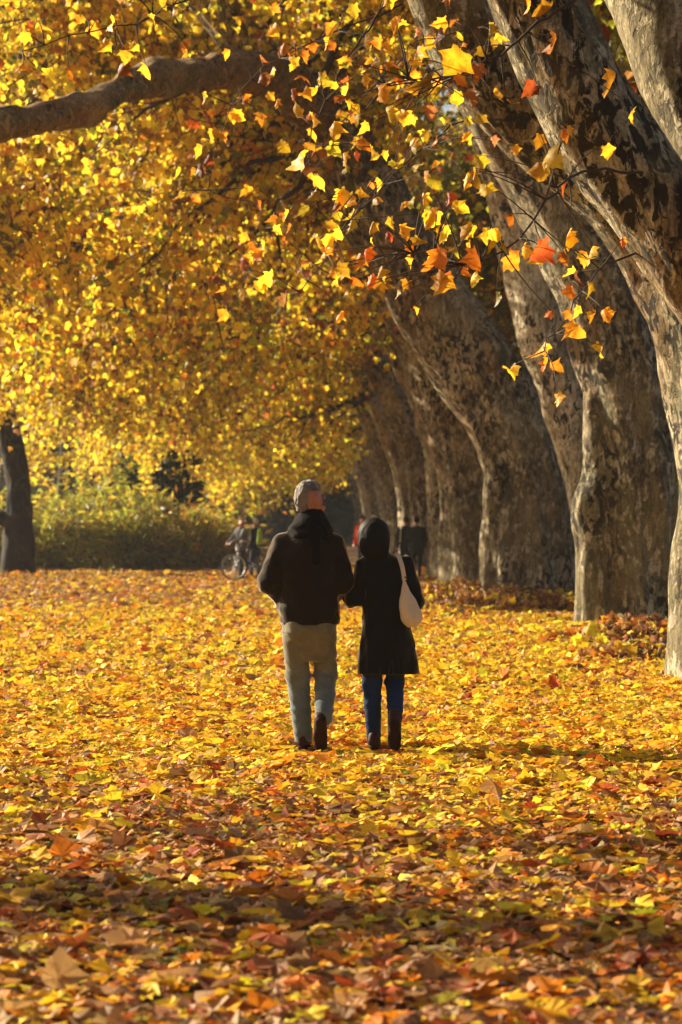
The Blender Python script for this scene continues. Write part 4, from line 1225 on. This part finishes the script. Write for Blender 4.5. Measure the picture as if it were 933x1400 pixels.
# ------------------------------------------------------------------ distant people
def walker(x, Y, H, face, coat, hairc, trou, label, coat_len=.50, width=1.0, skin=(.5, .26, .18), arms=None, stride=.12, group=None, hat=None, strap=None):
    s = H / 1.75; X = (x - CX) * Y / F
    root = empty('person', (X, Y, float(gh(X, Y))), label, 'person', group); root.rotation_euler.z = face; root.scale = (s, s, s)
    hc = np.array((0, .01, 1.63)); R = np.eye(3)
    arms = arms or ([(-.19, 0, 1.38), (-.25, -.02, 1.1), (-.22, .12, .88)], [(.19, 0, 1.38), (.25, -.02, 1.1), (.22, .12, .88)])
    legs = ([(-.09, 0, .85), (-.09, stride * .6 + .03, .48), (-.09, stride, .09)], [(.09, 0, .85), (.09, 0, .48), (.09, -stride, .09)])
    f = Field((-.6, -.6, -.02), (.6, .7, 1.82), .013)
    head(f, hc, R, 1.0); f.cone(hc - (0, .01, .06), (0, 0, 1.4), .055, .06, .03)
    f.loft([(.8, 0, 0, .14, .1), (1.05, 0, 0, .125, .09), (1.3, 0, 0, .16, .1), (1.43, 0, 0, .07, .06)], .04)
    for a in arms: f.cone(a[0], a[1], .045, .038, .03); f.cone(a[1], a[2], .038, .026, .02); hand(f, np.array(a[2]), np.array(a[2]) - np.array(a[1]), (0, 1, .3), k=.008)
    for a in legs: f.cone(a[0], a[1], .07, .048, .04); f.cone(a[1], a[2], .048, .036, .02)
    part('body', f, M['skin'], root, face_tint(hc, R, skin))
    f = Field(hc - .17, hc + .17, .01); f.ell(hc + (0, -.018, .03), (.088, .106, .102), .01); f.cut((0, 1, -.8), .01 + float(np.array((0, 1, -.8)) @ hc) - .02)
    f.cut((0, 0, -1), -hc[2] + .06)
    part('hat' if hat else 'hair', f, cloth_mat('headwear', hat or hairc, .3, 90, .7), root)
    zl = 1.42 - coat_len * 1.2
    f = Field((-.6, -.5, .3), (.6, .7, 1.6), .013)
    f.loft([(zl, 0, 0, .20 * width, .15), (1.0, 0, 0, .19 * width, .14), (1.28, 0, 0, .21 * width, .145), (1.4, 0, 0, .17 * width, .12), (1.48, 0, 0, .085, .085)], .03)
    for a in arms: f.cone(a[0], a[1], .075, .066, .035); f.cone(a[1], a[2], .066, .05, .03)
    f.wrinkle(.008, 24, 3); f.cut((0, 0, -1), -zl - .02)
    part('coat', f, cloth_mat('coat_cloth', coat, .3, 60), root)
    f = Field((-.3, -.5, 0), (.3, .6, 1.0), .013)
    f.loft([(.76, 0, 0, .16, .11), (.9, 0, 0, .165, .115)], .03)
    for a in legs: f.cone(a[0], a[1], .092, .072, .04); f.cone(a[1], a[2], .072, .055, .02)
    f.wrinkle(.006, 36, 4); part('trousers', f, cloth_mat('trouser_cloth', trou, .3, 60), root)
    for a in legs:
        f = Field(np.array(a[2]) - (.1, .14, .11), np.array(a[2]) + (.1, .3, .1), .012); f.cone((a[2][0], a[2][1] - .03, .05), (a[2][0], a[2][1] + .15, .035), .045, .04, .01); f.cut((0, 0, -1), 0)
        part('shoe', f, M['shoe'], root)
    if strap:
        g = Geo(); tube(g, np.array([(-.14, -.02, 1.47), (-.17, -.16, 1.35), (-.18, -.165, 1.15), (-.19, -.15, .98)]), .013, 6)
        g.build('strap', cloth_mat('pale_strap', strap, .1), root)
    return root


FAR = 'walkers far down the avenue'
walker(570, 84, 1.74, -.15, (.022, .026, .022), (.02, .016, .014), (.012, .012, .014), 'walker in dark grey jacket, the right one of the far dark pair', width=1.12, group=FAR, coat_len=.62)
walker(555, 86, 1.72, .1, (.012, .011, .012), (.02, .016, .014), (.012, .012, .016), 'walker in black with a pale strap beside the dark grey jacket', group=FAR, strap=(.7, .66, .6), width=.9)
walker(496, 92, 1.72, 2.6, (.62, .07, .03), (.05, .03, .02), (.02, .02, .03), 'walker in an orange red jacket half hidden by the hooded hair', group=FAR, width=1.1)
walker(511, 80, 1.76, 3.0, (.10, .09, .08), (.6, .55, .48), (.03, .03, .04), 'white haired walker hidden behind the head of the woman', group=FAR)

# ------------------------------------------------------------------ bicycle and the two people with it
YB = 79.0
bb = at(320, 794, YB); bx = bb[0]; bz = float(gh(bx, YB))
bike = empty('bicycle', (bx, YB, bz), 'dark bicycle standing side-on before the russet shrubs', 'bicycle')
bike.rotation_euler.z = -.12
M['tyre'] = flat_mat('tyre_rubber', (.02, .02, .02), .8); M['alloy'] = flat_mat('wheel_alloy', (.62, .62, .60), .4, .4); M['paint'] = flat_mat('frame_paint', (.02, .022, .028), .35)
th = np.linspace(0, 2 * np.pi, 49)
for wx in (0, 1.06):
    g_ = Geo(); tube(g_, np.stack([wx + .335 * np.cos(th), 0 * th, .35 + .335 * np.sin(th)], 1), .017, 8); wo = g_.build('wheel', M['tyre'], bike)
    g_ = Geo(); tube(g_, np.stack([wx + .312 * np.cos(th), 0 * th, .35 + .312 * np.sin(th)], 1), .013, 6); g_.build('rim', M['alloy'], wo)
    g_ = Geo()
    for k in range(24):
        a = k * 2 * np.pi / 24 + .1 * (k % 2); tube(g_, np.array([(wx + .02 * np.cos(a), .02 * (-1) ** k, .35 + .02 * np.sin(a)), (wx + .31 * np.cos(a), 0, .35 + .31 * np.sin(a))]), .0025, 4)
    tube(g_, np.array([(wx, -.05, .35), (wx, .05, .35)]), .022, 8); g_.build('spokes', M['alloy'], wo)
hd, hb, bbk, sc_, rw = (.18, 0, .88), (.13, 0, .70), (.56, 0, .32), (.72, 0, .80), (1.06, 0, .35)
g_ = Geo()
for a, b_, rr in ((hd, hb, .02), (hb, bbk, .019), (hd, sc_, .017), (bbk, sc_, .017)): tube(g_, np.array([a, b_], float), rr, 8)
for q in (-.05, .05):
    tube(g_, np.array([(bbk[0], q, bbk[2]), (rw[0], q, rw[2])]), .01, 6); tube(g_, np.array([(sc_[0], q * .4, sc_[2] - .05), (rw[0], q, rw[2])]), .01, 6)
g_.build('frame', M['paint'], bike)
g_ = Geo()
tube(g_, np.array([(.13, 0, .72), (.12, 0, .70)]), .03, 8)
for q in (-.055, .055): tube(g_, np.array([(.13, 0, .72), (.115, q, .69), (.05, q, .48), (0, q, .35)]), .013, 6)
g_.build('fork', M['alloy'], bike)
g_ = Geo(); tube(g_, np.array([(.18, 0, .86), (.205, 0, 1.0)]), .014, 6); tube(g_, np.array([(.36, -.28, 1.03), (.22, -.2, 1.04), (.17, 0, 1.0), (.22, .2, 1.04), (.36, .28, 1.03)]), .013, 8); g_.build('handlebar', M['alloy'], bike)
f = Field((.5, -.14, .8), (1.0, .14, 1.0), .008); f.cone((.62, 0, .92), (.84, 0, .92), .03, .075, .02, flat=((0, 0, 1), 2)); sd_ = part('saddle', f, M['tyre'], bike)
g_ = Geo(); tube(g_, np.array([(.71, 0, .78), (.745, 0, .9)]), .013, 6); g_.build('seat_post', M['alloy'], bike)
g_ = Geo(); th2 = np.linspace(0, 2 * np.pi, 25); tube(g_, np.stack([.56 + .09 * np.cos(th2), 0 * th2 - .06, .32 + .09 * np.sin(th2)], 1), .008, 6)
tube(g_, np.array([(.56, -.07, .32), (.64, -.08, .18)]), .01, 6); tube(g_, np.array([(.56, .07, .32), (.48, .08, .46)]), .01, 6); tube(g_, np.array([(.64, -.15, .18), (.64, -.06, .18)]), .018, 6); tube(g_, np.array([(.48, .15, .46), (.48, .06, .46)]), .018, 6); tube(g_, np.array([(.56, -.08, .32), (.56, .08, .32)]), .02, 8)
g_.build('crank', M['alloy'], bike)
g_ = Geo(); tube(g_, np.array([(.06, .0, .80), (.14, 0, .80)]), .04, 10); g_.build('headlight', M['alloy'], bike)

walker(330, YB + .35, 1.66, 2.2, (.16, .16, .17), (.5, .45, .4), (.03, .035, .05), 'cyclist with a pale cap holding the handlebar of the bicycle', hat=(.5, .42, .33),
       arms=([(-.19, 0, 1.38), (-.22, .16, 1.14), (-.12, .36, 1.05)], [(.19, 0, 1.38), (.22, .16, 1.14), (.12, .36, 1.05)]), stride=.08)
walker(349, YB + .9, 1.62, 1.2, (.02, .022, .03), (.62, .58, .52), (.03, .04, .08), 'white haired person in dark clothes behind the bicycle', stride=.08)
f = Field((-.14, -.1, -.3), (.14, .1, .3), .012); f.cone((0, 0, -.18), (.01, 0, .2), .09, .05, .02, flat=((0, 1, 0), 2)); f.wrinkle(.006, 30, 3)
lb = part('sling_bag', f, flat_mat('lime_cloth', (.42, .62, .05), .7), None); p_ = at(355, 735, YB + .55); lb.location = p_
prop(lb, 'lime green bag slung on the white haired person by the bicycle', 'bag')

def scatter_on(line, n, size, seed, spread=30):
    r = np.random.default_rng(seed); L = np.array(line)[:, :2]
    u = r.uniform(.1, 1, n) * (len(L) - 1); k = np.minimum(u.astype(int), len(L) - 2); f_ = (u - k)[:, None]
    p = L[k] * (1 - f_) + L[k + 1] * f_ + r.normal(0, spread, (n, 2)) + np.array([0, 12])
    return [(a, b, size * r.uniform(.65, 1.25)) for a, b in p]


for (YY, line, n, sz, sd_, lab) in [
        (29, [(640, -40, 1), (520, 20, .4), (420, 60, 0), (340, 110, 0), (300, 190, 0), (285, 260, 0)], 46, 24, 71, 'long thin twig of small gold leaves below the drooping limb'),
        (27, [(735, 170, 1.2), (640, 165, .8), (570, 210, .4), (500, 280, 0), (450, 350, 0), (410, 400, 0)], 40, 24, 72, 'arched twig of gold leaves before the dark leaning trunk'),
        (33, [(620, 20, 1), (520, 110, .4), (430, 210, 0), (370, 300, 0), (340, 370, 0)], 46, 20, 73, 'slanting twig of small leaves left of the dark leaning trunk'),
        (22, [(690, -150, 1), (420, -60, .6), (300, -20, .4), (190, 30, 0), (90, 50, 0), (30, 70, 0)], 30, 28, 74, 'twig of yellow leaves along the top left above the limb'),
        (24, [(900, -60, 1), (820, -10, .4), (720, 20, 0), (640, 40, 0), (560, 60, 0)], 26, 26, 75, 'twig of yellow leaves along the top over the leaning limbs')]:
    hanging_branch(YY, line, scatter_on(line, n, sz, sd_), lab, sd_)

# ------------------------------------------------------------------ camera, light, air
cam = bpy.data.cameras.new('camera'); co = bpy.data.objects.new('camera', cam); COL.objects.link(co)
co.location = (0, 0, CH); co.rotation_euler = (math.pi / 2, 0, 0)
cam.sensor_fit = 'VERTICAL'; cam.sensor_height = 36; cam.sensor_width = 24; cam.lens = 36 * F / 1400
cam.shift_y = (HY - 700) / 1400; cam.shift_x = 0
cam.clip_start = .1; cam.clip_end = 9000
cam.dof.use_dof = True; cam.dof.focus_distance = D; cam.dof.aperture_fstop = 4.4
S.camera = co

EL, AZ = math.radians(23), math.radians(-58)        # sun ahead and to the left
sd = Vector((math.sin(AZ) * math.cos(EL), math.cos(AZ) * math.cos(EL), math.sin(EL)))
sl = bpy.data.lights.new('sun', 'SUN'); so = bpy.data.objects.new('sun', sl); COL.objects.link(so)
sl.energy = 5.0; sl.angle = math.radians(.5); sl.color = (1, .84, .60)
so.rotation_euler = sd.to_track_quat('Z', 'Y').to_euler()
w = bpy.data.worlds.new('World'); S.world = w; w.use_nodes = True
nt = w.node_tree; sky = nt.nodes.new('ShaderNodeTexSky'); sky.sky_type = 'NISHITA'; sky.sun_disc = False
sky.sun_elevation = EL; sky.sun_rotation = AZ; sky.dust_density = 3.0; sky.air_density = 1.0
bg = nt.nodes['Background']; nt.links.new(sky.outputs[0], bg.inputs[0]); bg.inputs[1].default_value = .05

HAZE = 0.0002
if HAZE:
    x0, x1, y0, y1, z0, z1 = -75, 65, -15, 310, -1.2, 48
    V = np.array([(x, y, z) for x in (x0, x1) for y in (y0, y1) for z in (z0, z1)])
    Q = np.array([(0, 1, 3, 2), (4, 6, 7, 5), (0, 4, 5, 1), (2, 3, 7, 6), (0, 2, 6, 4), (1, 5, 7, 3)])
    t = NT('air'); pv = t.n('ShaderNodeVolumePrincipled'); pv.inputs['Color'].default_value = (.92, .93, .95, 1); pv.inputs['Density'].default_value = HAZE; pv.inputs['Anisotropy'].default_value = .3
    t.l(pv.outputs[0], t.out.inputs['Volume'])
    hz = mesh_obj('haze', V, [Q], t.m); prop(hz, 'thin autumn haze in the avenue', None, None, 'stuff')

S.view_settings.view_transform = 'Standard'; S.view_settings.look = 'None'; S.view_settings.gamma = 1; S.view_settings.exposure = 1.5
S.render.engine = 'CYCLES'
S.cycles.use_denoising = True
S.cycles.max_bounces = 7; S.cycles.diffuse_bounces = 4; S.cycles.transmission_bounces = 5; S.cycles.glossy_bounces = 2; S.cycles.volume_bounces = 0
S.cycles.sample_clamp_indirect = 6
